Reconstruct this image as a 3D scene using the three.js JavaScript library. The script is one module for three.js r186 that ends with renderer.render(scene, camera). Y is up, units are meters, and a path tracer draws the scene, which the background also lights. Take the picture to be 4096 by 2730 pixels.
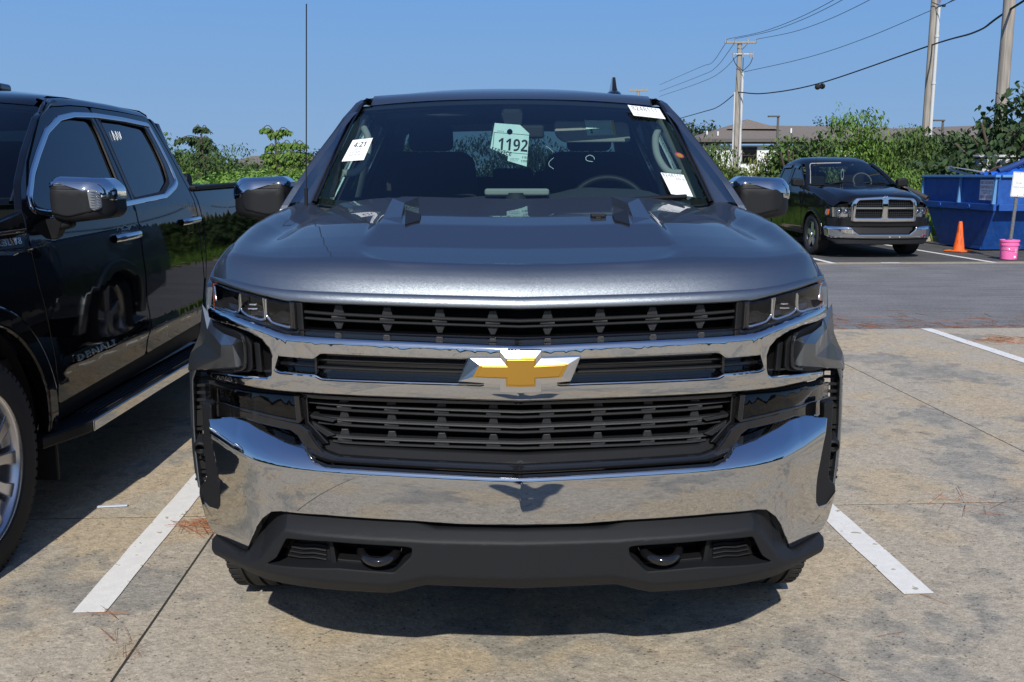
import * as THREE from 'three';
import { RoundedBoxGeometry } from 'three/addons/geometries/RoundedBoxGeometry.js';
import { TextGeometry } from 'three/addons/geometries/TextGeometry.js';
import { FontLoader } from 'three/addons/loaders/FontLoader.js';
import { TessellateModifier } from 'three/addons/modifiers/TessellateModifier.js';
import { mergeGeometries, mergeVertices, toCreasedNormals } from 'three/addons/utils/BufferGeometryUtils.js';
import { MarchingCubes } from 'three/addons/objects/MarchingCubes.js';
import { createNoise3D } from 'simplex-noise';

// ---------- camera, sky, sun, exposure ----------
const scene = new THREE.Scene();
const camera = new THREE.PerspectiveCamera(38.29, 1024 / 682, 0.05, 2000);
camera.position.set(-0.049, 1.47, 2.47);
camera.rotation.order = 'YXZ';
camera.rotation.set(-0.1668, -0.0105, 0);
const renderer = new THREE.WebGLRenderer({ antialias: true });
renderer.setSize(1024, 682);
renderer.toneMapping = THREE.LinearToneMapping;
renderer.toneMappingExposure = 1.0;
renderer.shadowMap.enabled = true;
const SUN = new THREE.Vector3(-0.05, 0.615, 0.788).normalize();
{
  const W = 512, H = 256, data = new Float32Array(W * H * 4);
  const keys = [[0, 0.265, 0.415, 0.63], [3, 0.235, 0.405, 0.66], [9.6, 0.170, 0.365, 0.71], [20, 0.09, 0.225, 0.54], [40, 0.05, 0.14, 0.40], [90, 0.028, 0.085, 0.28]];
  for (let j = 0; j < H; j++) for (let i = 0; i < W; i++) {
    const el = ((j + 0.5) / H - 0.5) * 180, az = ((i + 0.5) / W - 0.5) * 2 * Math.PI;
    const e = Math.max(0, el), ce = Math.cos(e * Math.PI / 180);
    const dx = Math.cos(az) * ce, dy = Math.sin(e * Math.PI / 180), dz = Math.sin(az) * ce;
    let k = 0; while (k < keys.length - 2 && e > keys[k + 1][0]) k++;
    const f = (e - keys[k][0]) / (keys[k + 1][0] - keys[k][0]);
    const c = dx * SUN.x + dy * SUN.y + dz * SUN.z, a = Math.acos(Math.min(1, c));
    const glow = 0.9 * Math.exp(-a / 0.22) + 0.16 * Math.exp(-a / 0.7);
    for (let q = 0; q < 3; q++) {
      let v = keys[k][q + 1] * (1 - f) + keys[k + 1][q + 1] * f;
      v += glow * [0.95, 0.97, 1.0][q];
      data[(j * W + i) * 4 + q] = v;
    }
    data[(j * W + i) * 4 + 3] = 1;
  }
  const t = new THREE.DataTexture(data, W, H, THREE.RGBAFormat, THREE.FloatType);
  t.mapping = THREE.EquirectangularReflectionMapping; t.magFilter = THREE.LinearFilter; t.needsUpdate = true;
  scene.background = t; scene.environment = t;
}
const sun = new THREE.DirectionalLight(new THREE.Color(1.0, 0.955, 0.88), 4.6);
sun.position.copy(SUN).multiplyScalar(60); sun.castShadow = true;
sun.shadow.camera.left = -40; sun.shadow.camera.right = 40; sun.shadow.camera.top = 40; sun.shadow.camera.bottom = -40; sun.shadow.camera.far = 160;
scene.add(sun);

// ---------- helpers ----------
const rng = (s) => () => { s = (s + 0x6d2b79f5) | 0; let t = Math.imul(s ^ (s >>> 15), 1 | s); t = (t + Math.imul(t ^ (t >>> 7), 61 | t)) ^ t; return ((t ^ (t >>> 14)) >>> 0) / 4294967296; };
const R0 = rng(7), noise3 = createNoise3D(rng(11));
const clamp = THREE.MathUtils.clamp, lerp = THREE.MathUtils.lerp, sm = (x, a, b) => { const t = clamp((x - a) / (b - a), 0, 1); return t * t * (3 - 2 * t); };
const interp = (tab, x) => { if (x <= tab[0][0]) return tab[0][1]; for (let i = 1; i < tab.length; i++) if (x <= tab[i][0]) { const f = (x - tab[i - 1][0]) / (tab[i][0] - tab[i - 1][0]); return tab[i - 1][1] + f * (tab[i][1] - tab[i - 1][1]); } return tab[tab.length - 1][1]; };
const counts = {};
const numbered = (n) => { const k = counts[n] = (counts[n] ?? -1) + 1; return k ? n + '_' + String(k).padStart(3, '0') : n; };
function tag(o, label, category, group, kind) { if (label) o.userData.label = label; if (category) o.userData.category = category; if (group) o.userData.group = group; if (kind) o.userData.kind = kind; return o; }
function thing(name, label, category, group) { const g = new THREE.Group(); g.name = numbered(name); scene.add(g); return tag(g, label, category, group); }
function clean(g) { if (g.index) g = g.toNonIndexed(); for (const k of Object.keys(g.attributes)) if (!['position', 'normal', 'uv'].includes(k)) g.deleteAttribute(k); if (!g.attributes.uv) g.setAttribute('uv', new THREE.BufferAttribute(new Float32Array(g.attributes.position.count * 2), 2)); g.morphAttributes = {}; return g; }
const merge = (list) => list.length === 1 ? list[0] : mergeGeometries(list.map(clean));
function part(parent, name, geos, mat, label) {
  const m = new THREE.Mesh(merge([].concat(geos)), mat); m.name = name; m.castShadow = m.receiveShadow = true; if (label) m.userData.label = label; parent.add(m); return m;
}
function top(name, geos, mat, label, category, group, kind) { const m = part(scene, numbered(name), geos, mat); return tag(m, label, category, group, kind); }
function flipWinding(g) {
  if (g.index) { const a = g.index.array; for (let i = 0; i < a.length; i += 3) { const t = a[i + 1]; a[i + 1] = a[i + 2]; a[i + 2] = t; } return g; }
  for (const k of Object.keys(g.attributes)) { const at = g.attributes[k], n = at.itemSize, a = at.array; for (let i = 0; i < at.count; i += 3) for (let q = 0; q < n; q++) { const t = a[(i + 1) * n + q]; a[(i + 1) * n + q] = a[(i + 2) * n + q]; a[(i + 2) * n + q] = t; } }
  return g;
}
function mirror(g) { g = g.clone(); const p = g.attributes.position, n = g.attributes.normal; for (let i = 0; i < p.count; i++) { p.setX(i, -p.getX(i)); if (n) n.setX(i, -n.getX(i)); } return flipWinding(g); }
const both = (g) => merge([g, mirror(g)]);
const V2 = (p) => new THREE.Vector2(p[0], p[1]), V3 = (p) => new THREE.Vector3(p[0], p[1], p[2]);
// half outline listed from the centre line round to the centre line -> closed symmetric outline
const sym = (h) => [...h, ...h.slice(1, -1).reverse().map(([x, y]) => [-x, y]).filter(([x]) => x < -1e-3)];
const symAll = (h) => [...h, ...h.slice().reverse().map(([x, y]) => [-x, y]).filter(([x]) => x < -2e-3)];
// round the corners of a polygon with radius r
function rounded(pts, r, n = 4) {
  const out = [], N = pts.length;
  for (let i = 0; i < N; i++) {
    const p = V2(pts[i]), a = V2(pts[(i + N - 1) % N]), b = V2(pts[(i + 1) % N]);
    const da = a.clone().sub(p), db = b.clone().sub(p), la = da.length(), lb = db.length(), rr = Math.min(r, la * 0.45, lb * 0.45);
    const s = p.clone().addScaledVector(da, rr / la), e = p.clone().addScaledVector(db, rr / lb);
    for (let k = 0; k <= n; k++) { const t = k / n; out.push([(1 - t) * (1 - t) * s.x + 2 * t * (1 - t) * p.x + t * t * e.x, (1 - t) * (1 - t) * s.y + 2 * t * (1 - t) * p.y + t * t * e.y]); }
  }
  return out;
}
function bend(geo, g) {
  const p = geo.attributes.position, n = geo.attributes.normal, e = 1e-3;
  for (let i = 0; i < p.count; i++) {
    const x = p.getX(i), y = p.getY(i), gx = (g(x + e, y) - g(x - e, y)) / (2 * e), gy = (g(x, y + e) - g(x, y - e)) / (2 * e);
    p.setZ(i, p.getZ(i) + g(x, y));
    const nz = n.getZ(i), v = new THREE.Vector3(n.getX(i) - gx * nz, n.getY(i) - gy * nz, nz).normalize(); n.setXYZ(i, v.x, v.y, v.z);
  }
  return geo;
}
// an outline with thickness and rounded edges, its front at z = 0, laid on the surface z = g(x, y)
function plate(pts, { holes = [], d = 0.02, b = 0.003, bs = 2, max = 0.06, it = 12, g, back = false, cut = false } = {}) {
  const wound = (a, cw) => (THREE.ShapeUtils.isClockWise(a.map(V2)) === cw ? a : a.slice().reverse());
  const s = new THREE.Shape(wound(pts, false).map(V2)); for (const h of holes) s.holes.push(new THREE.Path(wound(h, true).map(V2)));
  let geo = new THREE.ExtrudeGeometry(s, { depth: Math.max(1e-4, d - 2 * b), bevelEnabled: b > 0, bevelThickness: b, bevelSize: b, bevelOffset: -b, bevelSegments: bs, curveSegments: 6 });
  geo = clean(geo); geo.translate(0, 0, -(d - 2 * b) - b);
  if (!back || cut) {
    const n = geo.attributes.normal, P0 = geo.attributes.position, keep = []; for (let i = 0; i < n.count; i += 3) if (n.getZ(i) > -0.9 && !(cut && Math.max(P0.getX(i), P0.getX(i + 1), P0.getX(i + 2)) < 1e-4)) keep.push(i, i + 1, i + 2);
    const o = new THREE.BufferGeometry(); for (const k of ['position', 'normal', 'uv']) { const at = geo.attributes[k], a = new Float32Array(keep.length * at.itemSize); keep.forEach((v, j) => { for (let q = 0; q < at.itemSize; q++) a[j * at.itemSize + q] = at.array[v * at.itemSize + q]; }); o.setAttribute(k, new THREE.BufferAttribute(a, at.itemSize)); }
    geo = o;
  }
  if (g) { geo = new TessellateModifier(max, it).modify(geo); bend(geo, g); }
  return geo;
}
// surface through rows of points, all rows of the same length
function grid(rows, flip = false) {
  const n = rows[0].length, pos = [], uv = [], idx = [];
  rows.forEach((r, j) => r.forEach((p, i) => { pos.push(p[0], p[1], p[2]); uv.push(i / (n - 1), j / (rows.length - 1)); }));
  for (let j = 0; j < rows.length - 1; j++) for (let i = 0; i < n - 1; i++) { const a = j * n + i, b = a + 1, c = a + n, d = c + 1; flip ? idx.push(a, c, b, b, c, d) : idx.push(a, b, c, b, d, c); }
  const g = new THREE.BufferGeometry(); g.setAttribute('position', new THREE.Float32BufferAttribute(pos, 3)); g.setAttribute('uv', new THREE.Float32BufferAttribute(uv, 2)); g.setIndex(idx); g.computeVertexNormals(); return g;
}
// section (closed list of [dy, dz]) swept along a path of [x, y, z]; hard edges between its faces
function sweep(path, sec, caps = true) {
  const list = [];
  for (let k = 0; k < sec.length; k++) { const a = sec[k], b = sec[(k + 1) % sec.length]; list.push(grid([path.map((p) => [p[0], p[1] + a[0], p[2] + a[1]]), path.map((p) => [p[0], p[1] + b[0], p[2] + b[1]])])); }
  return merge(list);
}
const box = (w, h, d, x = 0, y = 0, z = 0, r = 0.004, rot) => { const g = r > 0 ? new RoundedBoxGeometry(w, h, d, 2, Math.min(r, w / 2.1, h / 2.1, d / 2.1)) : new THREE.BoxGeometry(w, h, d); if (rot) g.applyMatrix4(new THREE.Matrix4().makeRotationFromEuler(new THREE.Euler(...rot))); return clean(g.translate(x, y, z)); };
const cyl = (r0, r1, h, x = 0, y = 0, z = 0, seg = 20, rot) => { const g = new THREE.CylinderGeometry(r0, r1, h, seg); if (rot) g.applyMatrix4(new THREE.Matrix4().makeRotationFromEuler(new THREE.Euler(...rot))); return clean(g.translate(x, y, z)); };
const tube = (pts, r, seg = 8, n, closed = false, tension = 0.5) => clean(new THREE.TubeGeometry(new THREE.CatmullRomCurve3(pts.map(V3), closed, 'catmullrom', tension), n ?? pts.length * 6, r, seg, closed));
function poly(verts, faces) { const pos = []; for (const f of faces) for (let i = 1; i < f.length - 1; i++) for (const k of [f[0], f[i], f[i + 1]]) pos.push(...verts[k]); const g = new THREE.BufferGeometry(); g.setAttribute('position', new THREE.Float32BufferAttribute(pos, 3)); g.computeVertexNormals(); return clean(g); }
const ramp = (d, w) => (d < -w ? 0 : d > w ? d : (d + w) * (d + w) / (4 * w));
const along = (tab, n) => { const o = []; for (let i = 0; i <= n; i++) { const t = i / n * (tab.length - 1), k = Math.min(tab.length - 2, Math.floor(t)), f = t - k; o.push(tab[k].map((v, q) => v + f * (tab[k + 1][q] - v))); } return o; };

// ---------- textures ----------
function dataTex(n, fn, srgb = true) {
  const d = new Uint8Array(n * n * 4);
  for (let j = 0; j < n; j++) for (let i = 0; i < n; i++) { const c = fn(i / n, j / n); for (let q = 0; q < 3; q++) d[(j * n + i) * 4 + q] = clamp(Math.round((Array.isArray(c) ? c[q] : c) * 255), 0, 255); d[(j * n + i) * 4 + 3] = 255; }
  const t = new THREE.DataTexture(d, n, n); t.wrapS = t.wrapT = THREE.RepeatWrapping; t.magFilter = THREE.LinearFilter; if (srgb) t.colorSpace = THREE.SRGBColorSpace; t.needsUpdate = true; return t;
}
const TAU = Math.PI * 2;
// tiling noise: a loop in 3-D is not enough for two axes, so blend the wrapped copies
function tile(u, v, f, z) { const bx = sm(u, 0.8, 1), by = sm(v, 0.8, 1), N = (a, b) => noise3(a * f, b * f, z); const x0 = lerp(N(u, v), N(u - 1, v), bx), x1 = lerp(N(u, v - 1), N(u - 1, v - 1), bx); return lerp(x0, x1, by); }
function textTex(w, h, draw) { const c = document.createElement('canvas'); c.width = w; c.height = h; const x = c.getContext('2d'); draw(x, w, h); const t = new THREE.CanvasTexture(c); t.colorSpace = THREE.SRGBColorSpace; return t; }

// ---------- materials ----------
const S = (o) => new THREE.MeshStandardMaterial(o), P = (o) => new THREE.MeshPhysicalMaterial(o), C = (r, g, b) => new THREE.Color().setRGB(r, g, b);
const flake = dataTex(256, () => [0.5 + (R0() - 0.5) * 0.5, 0.5 + (R0() - 0.5) * 0.5, 1], false);
const grainTex = dataTex(256, () => 0.35 + R0() * 0.3, false);
const M = {
  paint: P({ color: C(0.245, 0.272, 0.298), metalness: 1, roughness: 0.43, specularColor: C(0.22, 0.22, 0.24), clearcoat: 0.7, clearcoatRoughness: 0.015 }),
  chrome: S({ color: C(0.60, 0.61, 0.62), metalness: 1, roughness: 0.03 }),
  chromeSatin: S({ color: C(0.75, 0.76, 0.78), metalness: 1, roughness: 0.16 }),
  gloss: P({ color: C(0.008, 0.008, 0.009), roughness: 0.08, clearcoat: 0.5 }),
  plastic: P({ color: C(0.009, 0.0095, 0.011), roughness: 0.55, specularIntensity: 0.5 }),
  plasticGrey: P({ color: C(0.012, 0.013, 0.015), roughness: 0.5, specularIntensity: 0.5 }),
  grille: P({ color: C(0.016, 0.017, 0.019), roughness: 0.45, specularIntensity: 0.7 }),
  dark: S({ color: C(0.006, 0.006, 0.007), roughness: 0.9 }),
  rubber: S({ color: C(0.018, 0.018, 0.018), roughness: 0.85 }),
  gold: S({ color: C(0.60, 0.33, 0.06), metalness: 0.9, roughness: 0.42 }),
  clear: P({ color: C(0.97, 0.97, 0.97), transmission: 1, thickness: 0, roughness: 0, ior: 1.45 }),
  smoke: P({ color: C(0.28, 0.27, 0.26), transmission: 1, thickness: 0, roughness: 0, ior: 1.5 }),
  windshield: P({ color: C(0.60, 0.74, 0.72), transmission: 1, thickness: 0, roughness: 0, ior: 1.5 }),
  rearglass: P({ color: C(0.24, 0.31, 0.30), transmission: 1, thickness: 0, roughness: 0, ior: 1.5 }),
  tint: P({ color: C(0.05, 0.075, 0.09), transmission: 1, thickness: 0, roughness: 0, ior: 1.55 }),
  sideglass: P({ color: C(0.35, 0.45, 0.43), transmission: 1, thickness: 0, roughness: 0, ior: 1.5 }),
  blackPaint: P({ color: C(0.003, 0.0035, 0.005), roughness: 0.03, ior: 1.4 }),
  rim: S({ color: C(0.55, 0.55, 0.57), metalness: 0.9, roughness: 0.25 }),
  rimDark: S({ color: C(0.08, 0.085, 0.1), metalness: 0.7, roughness: 0.35 }),
  lampSilver: S({ color: C(0.7, 0.7, 0.72), metalness: 1, roughness: 0.12 }),
  lampDark: S({ color: C(0.05, 0.05, 0.055), metalness: 0.7, roughness: 0.2 }),
  amber: P({ color: C(0.55, 0.09, 0.01), roughness: 0.12 }),
  mirrorGlass: S({ color: C(0.8, 0.82, 0.85), metalness: 1, roughness: 0.01 }),
  seat: S({ color: C(0.012, 0.012, 0.013), roughness: 0.9 }),
  trimLight: S({ color: C(0.30, 0.30, 0.28), roughness: 0.85 }),
  trimDark: S({ color: C(0.02, 0.02, 0.021), roughness: 0.75 }),
  dash: S({ color: C(0.045, 0.046, 0.047), roughness: 0.65 }),
  paper: S({ color: C(0.82, 0.84, 0.83), roughness: 0.8 }),
};
M.paint.normalMap = flake; M.paint.normalScale = new THREE.Vector2(0.22, 0.22);
flake.repeat.set(5, 5);
for (const k of ['plastic', 'plasticGrey', 'grille']) { M[k].bumpMap = grainTex; M[k].bumpScale = 0.0006; }
grainTex.repeat.set(30, 30);
// ---------- ground: earth, asphalt, concrete slabs ----------
const lot = new THREE.Group(); lot.name = 'parking_lot'; lot.rotation.y = 0.042; scene.add(lot); tag(lot, null, null, null, 'structure');
const lotPoint = (x, y, z) => new THREE.Vector3(x, y, z).applyAxisAngle(new THREE.Vector3(0, 1, 0), 0.042);
{
  const fbm = (u, v, f, z, n = 4) => { let s = 0, a = 0.5; for (let k = 0; k < n; k++, f *= 2, a *= 0.5) s += a * tile(u, v, f, z + k * 7); return s; };
  const N = 2048, rr = rng(21), speck = new Float32Array(N * N);
  for (let i = 0; i < N * N; i++) speck[i] = rr();
  // broad stains at low resolution, grain at full resolution
  const L = 512, low = new Float32Array(L * L), fine = new Float32Array(L * L), mid = new Float32Array(L * L), rust = new Float32Array(L * L);
  for (let j = 0; j < L; j++) for (let i = 0; i < L; i++) { const u = i / L, v = j / L; low[j * L + i] = fbm(u, v, 3, 1, 4); mid[j * L + i] = fbm(u, v, 22, 5, 4); fine[j * L + i] = 0.6 * tile(u, v, 75, 81) + 0.6 * tile(u, v, 150, 83); rust[j * L + i] = fbm(u, v, 5, 9, 3); }
  const at = (a, u, v) => { const x = u * L, y = v * L, i = Math.floor(x), j = Math.floor(y), fx = x - i, fy = y - j, g = (p, q) => a[((q % L + L) % L) * L + ((p % L) + L) % L]; return lerp(lerp(g(i, j), g(i + 1, j), fx), lerp(g(i, j + 1), g(i + 1, j + 1), fx), fy); };
  const concrete = dataTex(N, (u, v) => {
    const i = Math.floor(u * N), j = Math.floor(v * N), s = speck[j * N + i], s2 = speck[((j >> 1) * N + (i >> 1)) % (N * N)], s3 = speck[((j >> 2) * N + (i >> 2) + 91) % (N * N)];
    const f = at(fine, u, v), a = at(low, u, v), m = at(mid, u, v), r = at(rust, u, v);
    const grey = sm(a + m * 0.35, 0.02, 0.34), tan = sm(r, -0.12, 0.3);
    let c = [lerp(0.675, 0.70, tan), lerp(0.635, 0.638, tan), lerp(0.565, 0.535, tan)];
    c = [lerp(c[0], 0.57, grey * 0.8), lerp(c[1], 0.555, grey * 0.8), lerp(c[2], 0.52, grey * 0.8)];
    let k = 0.985 + 0.06 * m + 0.085 * f + (s - 0.5) * 0.13 + (s2 - 0.5) * 0.13 + (s3 - 0.5) * 0.07;
    if (s2 > 0.965) k *= 0.72; if (s3 > 0.975 && m > 0) k *= 0.66; if (s2 < 0.02) k *= 1.16;
    k *= 1 - 0.09 * sm(m + 0.4 * a, 0.05, 0.4);
    return c.map((q) => q * k);
  });
  const asph = dataTex(1024, (u, v) => {
    const i = Math.floor(u * 1024), j = Math.floor(v * 1024), s = speck[j * N + i], s2 = speck[(j >> 1) * N + (i >> 1) + 77];
    const streak = noise3(u * 3, v * 40, 3) * (1 - sm(u, 0.85, 1)) + noise3((u - 1) * 3, v * 40, 3) * sm(u, 0.85, 1), b = fbm(u, v, 4, 31, 3);
    const k = 0.445 + 0.035 * streak + 0.05 * b + (s - 0.5) * 0.12 + (s2 - 0.5) * 0.10; return [k, k * 0.99, k * 0.975];
  });
  const asph2 = dataTex(512, (u, v) => { const i = Math.floor(u * 512), j = Math.floor(v * 512), s = speck[j * N + i]; const b = fbm(u, v, 6, 41, 4); const k = 0.30 + 0.06 * b + (s - 0.5) * 0.1; return [k, k * 0.985, k * 0.96]; });
  const white = dataTex(512, (u, v) => { const i = Math.floor(u * 512), j = Math.floor(v * 512), s = speck[j * N + i], m = fbm(u, v, 14, 51, 3); const worn = m > 0.43 || s > 0.996; const k = worn ? 0.66 : 0.885 + 0.04 * m + (s - 0.5) * 0.05; return [k, k * 0.99, k * (worn ? 0.86 : 0.965)]; });
  const bumpC = dataTex(1024, (u, v) => { const i = Math.floor(u * 1024), j = Math.floor(v * 1024); return 0.5 + 0.3 * (speck[(j >> 1) * N + (i >> 1)] - 0.5) + 0.35 * (speck[(j >> 2) * N + (i >> 2)] - 0.5); }, false);
  const sand = dataTex(256, (u, v) => { const k = 0.60 + 0.08 * fbm(u, v, 8, 61, 3) + (rr() - 0.5) * 0.1; return [k, k * 0.93, k * 0.82]; });
  const mConc = S({ map: concrete, roughness: 0.93, bumpMap: bumpC, bumpScale: 0.0035 });
  const mAsph = S({ map: asph, roughness: 0.92, bumpMap: bumpC, bumpScale: 0.004 }), mAsph2 = S({ map: asph2, roughness: 0.92 });
  const mLine = S({ map: white, roughness: 0.7 }), mSand = S({ map: sand, roughness: 1 });
  M.concrete = mConc; M.speck = concrete;
  const flat = (x0, x1, z0, z1, y, size, ox = 0, oz = 0, nx = 1, nz = 1) => { const g = new THREE.PlaneGeometry(x1 - x0, z1 - z0, nx, nz); g.rotateX(-Math.PI / 2); g.translate((x0 + x1) / 2, y, (z0 + z1) / 2); const p = g.attributes.position, u = g.attributes.uv; for (let i = 0; i < p.count; i++) u.setXY(i, p.getX(i) / size + ox, -p.getZ(i) / size + oz); return clean(g); };
  top('ground', [flat(-900, 900, -1400, 200, -0.16, 9)], S({ map: sand, color: C(0.35, 0.45, 0.16), roughness: 1 }), null, null, null, 'structure');
  // slabs with chamfered edges, real joints between them
  const slabGeo = (x0, x1, z0, z1, ox, oz) => {
    const c = 0.0004, g = [flat(x0 + c, x1 - c, z0 + c, z1 - c, 0, 4.07, ox, oz)];
    const e = (a, b) => { const q = grid([[[a[0], 0, a[1]], [b[0], 0, b[1]]], [[a[2], -0.0006, a[3]], [b[2], -0.0006, b[3]]], [[a[2], -0.11, a[3]], [b[2], -0.11, b[3]]]]); const p = q.attributes.position, u = q.attributes.uv; for (let i = 0; i < p.count; i++) u.setXY(i, p.getX(i) / 4.07 + ox, -p.getZ(i) / 4.07 + oz + p.getY(i)); return clean(q); };
    g.push(e([x0 + c, z0 + c, x0, z0], [x1 - c, z0 + c, x1, z0]), e([x1 - c, z1 - c, x1, z1], [x0 + c, z1 - c, x0, z1]), e([x0 + c, z1 - c, x0, z1], [x0 + c, z0 + c, x0, z0]), e([x1 - c, z0 + c, x1, z0], [x1 - c, z1 - c, x1, z1]));
    return g.map((q) => { q.computeVertexNormals(); return q; });
  };
  const xs = [-17.47, -13.4, -9.33, -5.26, -1.19, 2.88, 6.95, 11.02, 15.1, 19.2, 23.3], zs = [-6.77, -1.715, 3.34, 8.4, 13.4];
  for (let i = 0; i < xs.length - 1; i++) for (let j = 0; j < zs.length - 1; j++) part(lot, 'slab', slabGeo(xs[i] + 0.0045, xs[i + 1] - 0.0045, zs[j] + 0.006, zs[j + 1] - 0.006, (i * 0.37 + j * 0.61) % 1, (i * 0.53 + j * 0.29) % 1), mConc);
  part(lot, 'joint_filler', [flat(-17.4, 23.2, -6.766, 13.3, -0.0022, 2)], S({ color: C(0.03, 0.03, 0.022), roughness: 1 }));
  part(lot, 'drive_lane', [flat(-80, 120, -13.95, -6.765, -0.006, 5.3)], mAsph);
  part(lot, 'seam_strip', [flat(-80, 120, -14.12, -13.7, -0.002, 1)], mSand);
  part(lot, 'parking_row', [flat(4.2, 60, -19.4, -13.9, -0.004, 3.7)], mAsph2);
  for (const x of [-4.33, -1.428, 1.467, 4.365, 7.26]) { const w = 0.056, n = 40, e = (q, i) => 0.004 * noise3(i * 0.9, q * 9 + x, 2); const a = [], b = []; for (let i = 0; i <= n; i++) { const z = lerp(-0.75, -6.755, i / n); a.push([x - w + e(1, i), 0.004, z]); b.push([x + w + e(2, i), 0.004, z]); } const g = grid([a, b], false); const p = g.attributes.position, u = g.attributes.uv; for (let i = 0; i < p.count; i++) u.setXY(i, p.getX(i), p.getZ(i)); g.computeVertexNormals(); part(lot, 'parking_line', [clean(g)], mLine); }
  for (const x of [6.18, 9.0]) part(lot, 'parking_line', [flat(x - 0.055, x + 0.055, -19.2, -13.9, 0.001, 1)], mLine);
  part(lot, 'worn_marking', [flat(7.02, 7.35, -14.0, -13.9, 0.002, 1)], mLine);
  part(lot, 'kerb', [box(8.2, 0.13, 0.15, 8.3, 0.05, -19.5, 0.02)], mConc);
}
// ---------- full-size crew-cab pickup body, shared by the two near trucks (x right, nose at z = 0, s = distance behind the nose) ----------
const XT = [[0.3, 0.95], [0.45, 0.985], [0.6, 1.0], [0.95, 1.005], [1.2, 0.985], [1.3, 0.965], [1.36, 0.94], [1.83, 0.72], [2, 0.64]];
const bodyX = (s, y) => interp(XT, y) - 0.06 * Math.pow(clamp((0.95 - s) / 0.5, 0, 1.2), 2) + 0.012 * Math.exp(-Math.pow((y - 0.655) / 0.03, 2)) * (s > 1.7 && s < 3.8 ? 1 : 0);
const sideTurn = new THREE.Matrix4().makeRotationY(Math.PI / 2);
const side = (pts, o = {}) => plate(pts, { d: 0.03, max: 0.07, g: (s, y) => bodyX(s, y) + (o.out || 0), ...o }).applyMatrix4(sideTurn);
const arcPts = (cx, cy, r, a0, a1, n) => Array.from({ length: n + 1 }, (_, i) => { const a = lerp(a0, a1, i / n) * Math.PI / 180; return [cx + r * Math.cos(a), cy + r * Math.sin(a)]; });
const wheelZ = [1.0, 4.72];
const frontDoor = [[1.545, 1.33], [1.53, 1.2], [1.555, 1.02], [1.645, 0.7], [1.655, 0.5], [2.70, 0.53], [2.715, 0.62], [2.775, 0.72], [2.735, 0.82], [2.742, 1.2], [2.755, 1.31], [2.84, 1.7], [2.842, 1.822], [2.6, 1.815], [2.37, 1.797], [2.18, 1.742], [1.87, 1.573], [1.66, 1.44]];
const frontGlass = [[1.672, 1.335], [1.765, 1.315], [2.685, 1.335], [2.735, 1.47], [2.80, 1.70], [2.80, 1.768], [2.60, 1.766], [2.36, 1.742], [2.14, 1.658], [1.86, 1.50], [1.69, 1.39]];
const rearDoor = [[2.765, 1.31], [2.752, 1.2], [2.745, 0.82], [2.785, 0.72], [2.725, 0.62], [2.712, 0.53], [3.68, 0.56], [3.69, 0.6], [3.76, 0.82], [3.735, 1.0], [3.755, 1.12], [3.78, 1.32], [3.765, 1.62], [3.735, 1.78], [3.69, 1.82], [3.3, 1.825], [2.852, 1.823], [2.85, 1.7]];
const rearGlass = [[2.80, 1.343], [3.30, 1.368], [3.50, 1.43], [3.56, 1.52], [3.58, 1.66], [3.57, 1.762], [3.25, 1.776], [2.89, 1.776], [2.885, 1.70]];
const fenderPts = [[0.47, 1.14], [0.9, 1.235], [1.3, 1.29], [1.54, 1.325], [1.524, 1.2], [1.549, 1.02], [1.639, 0.7], [1.647, 0.46], ...arcPts(1.0, 0.4, 0.54, 6, 118, 14), [0.55, 0.885], [0.46, 0.92]];
const bedPts = [[3.862, 1.385], [3.855, 1.1], [3.80, 0.82], [3.70, 0.55], [4.18, 0.5], ...arcPts(4.72, 0.4, 0.54, 172, 6, 16), [5.82, 0.55], [5.85, 1.0], [5.84, 1.42], [4.9, 1.41]];
const cornerPts = [[3.79, 1.32], [3.765, 1.12], [3.745, 1.0], [3.77, 0.82], [3.80, 0.83], [3.845, 1.1], [3.845, 1.38], [3.83, 1.6], [3.79, 1.80], [3.745, 1.815], [3.775, 1.62]];

function tyreGeo(r, w, rim, tread) {
  const p = [[rim, -w * 0.40], [rim + 0.012, -w * 0.47], [lerp(rim, r, 0.55), -w * 0.5], [r - 0.018, -w * 0.47], [r - 0.004, -w * 0.41]];
  const gr = tread ? [-0.27, -0.09, 0.09, 0.27] : [];
  for (const q of gr) p.push([r, (q - 0.025) * w], [r - 0.009, (q - 0.022) * w], [r - 0.009, (q + 0.022) * w], [r, (q + 0.025) * w]);
  p.push([r - 0.004, w * 0.41], [r - 0.018, w * 0.47], [lerp(rim, r, 0.55), w * 0.5], [rim + 0.012, w * 0.47], [rim, w * 0.40]);
  const g = new THREE.LatheGeometry(p.map(([a, b]) => new THREE.Vector2(a, b)), 72); g.rotateZ(Math.PI / 2);
  const out = [toCreasedNormals(clean(g), 0.6)];
  if (tread) for (let i = 0; i < 66; i++) for (const sx of [-1, 1]) { const b = box(w * 0.13, 0.016, 0.026, sx * w * 0.40, r - 0.009, 0, 0); b.applyMatrix4(new THREE.Matrix4().makeRotationX(i / 66 * TAU + sx * 0.02)); out.push(b); }
  return out;
}
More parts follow.
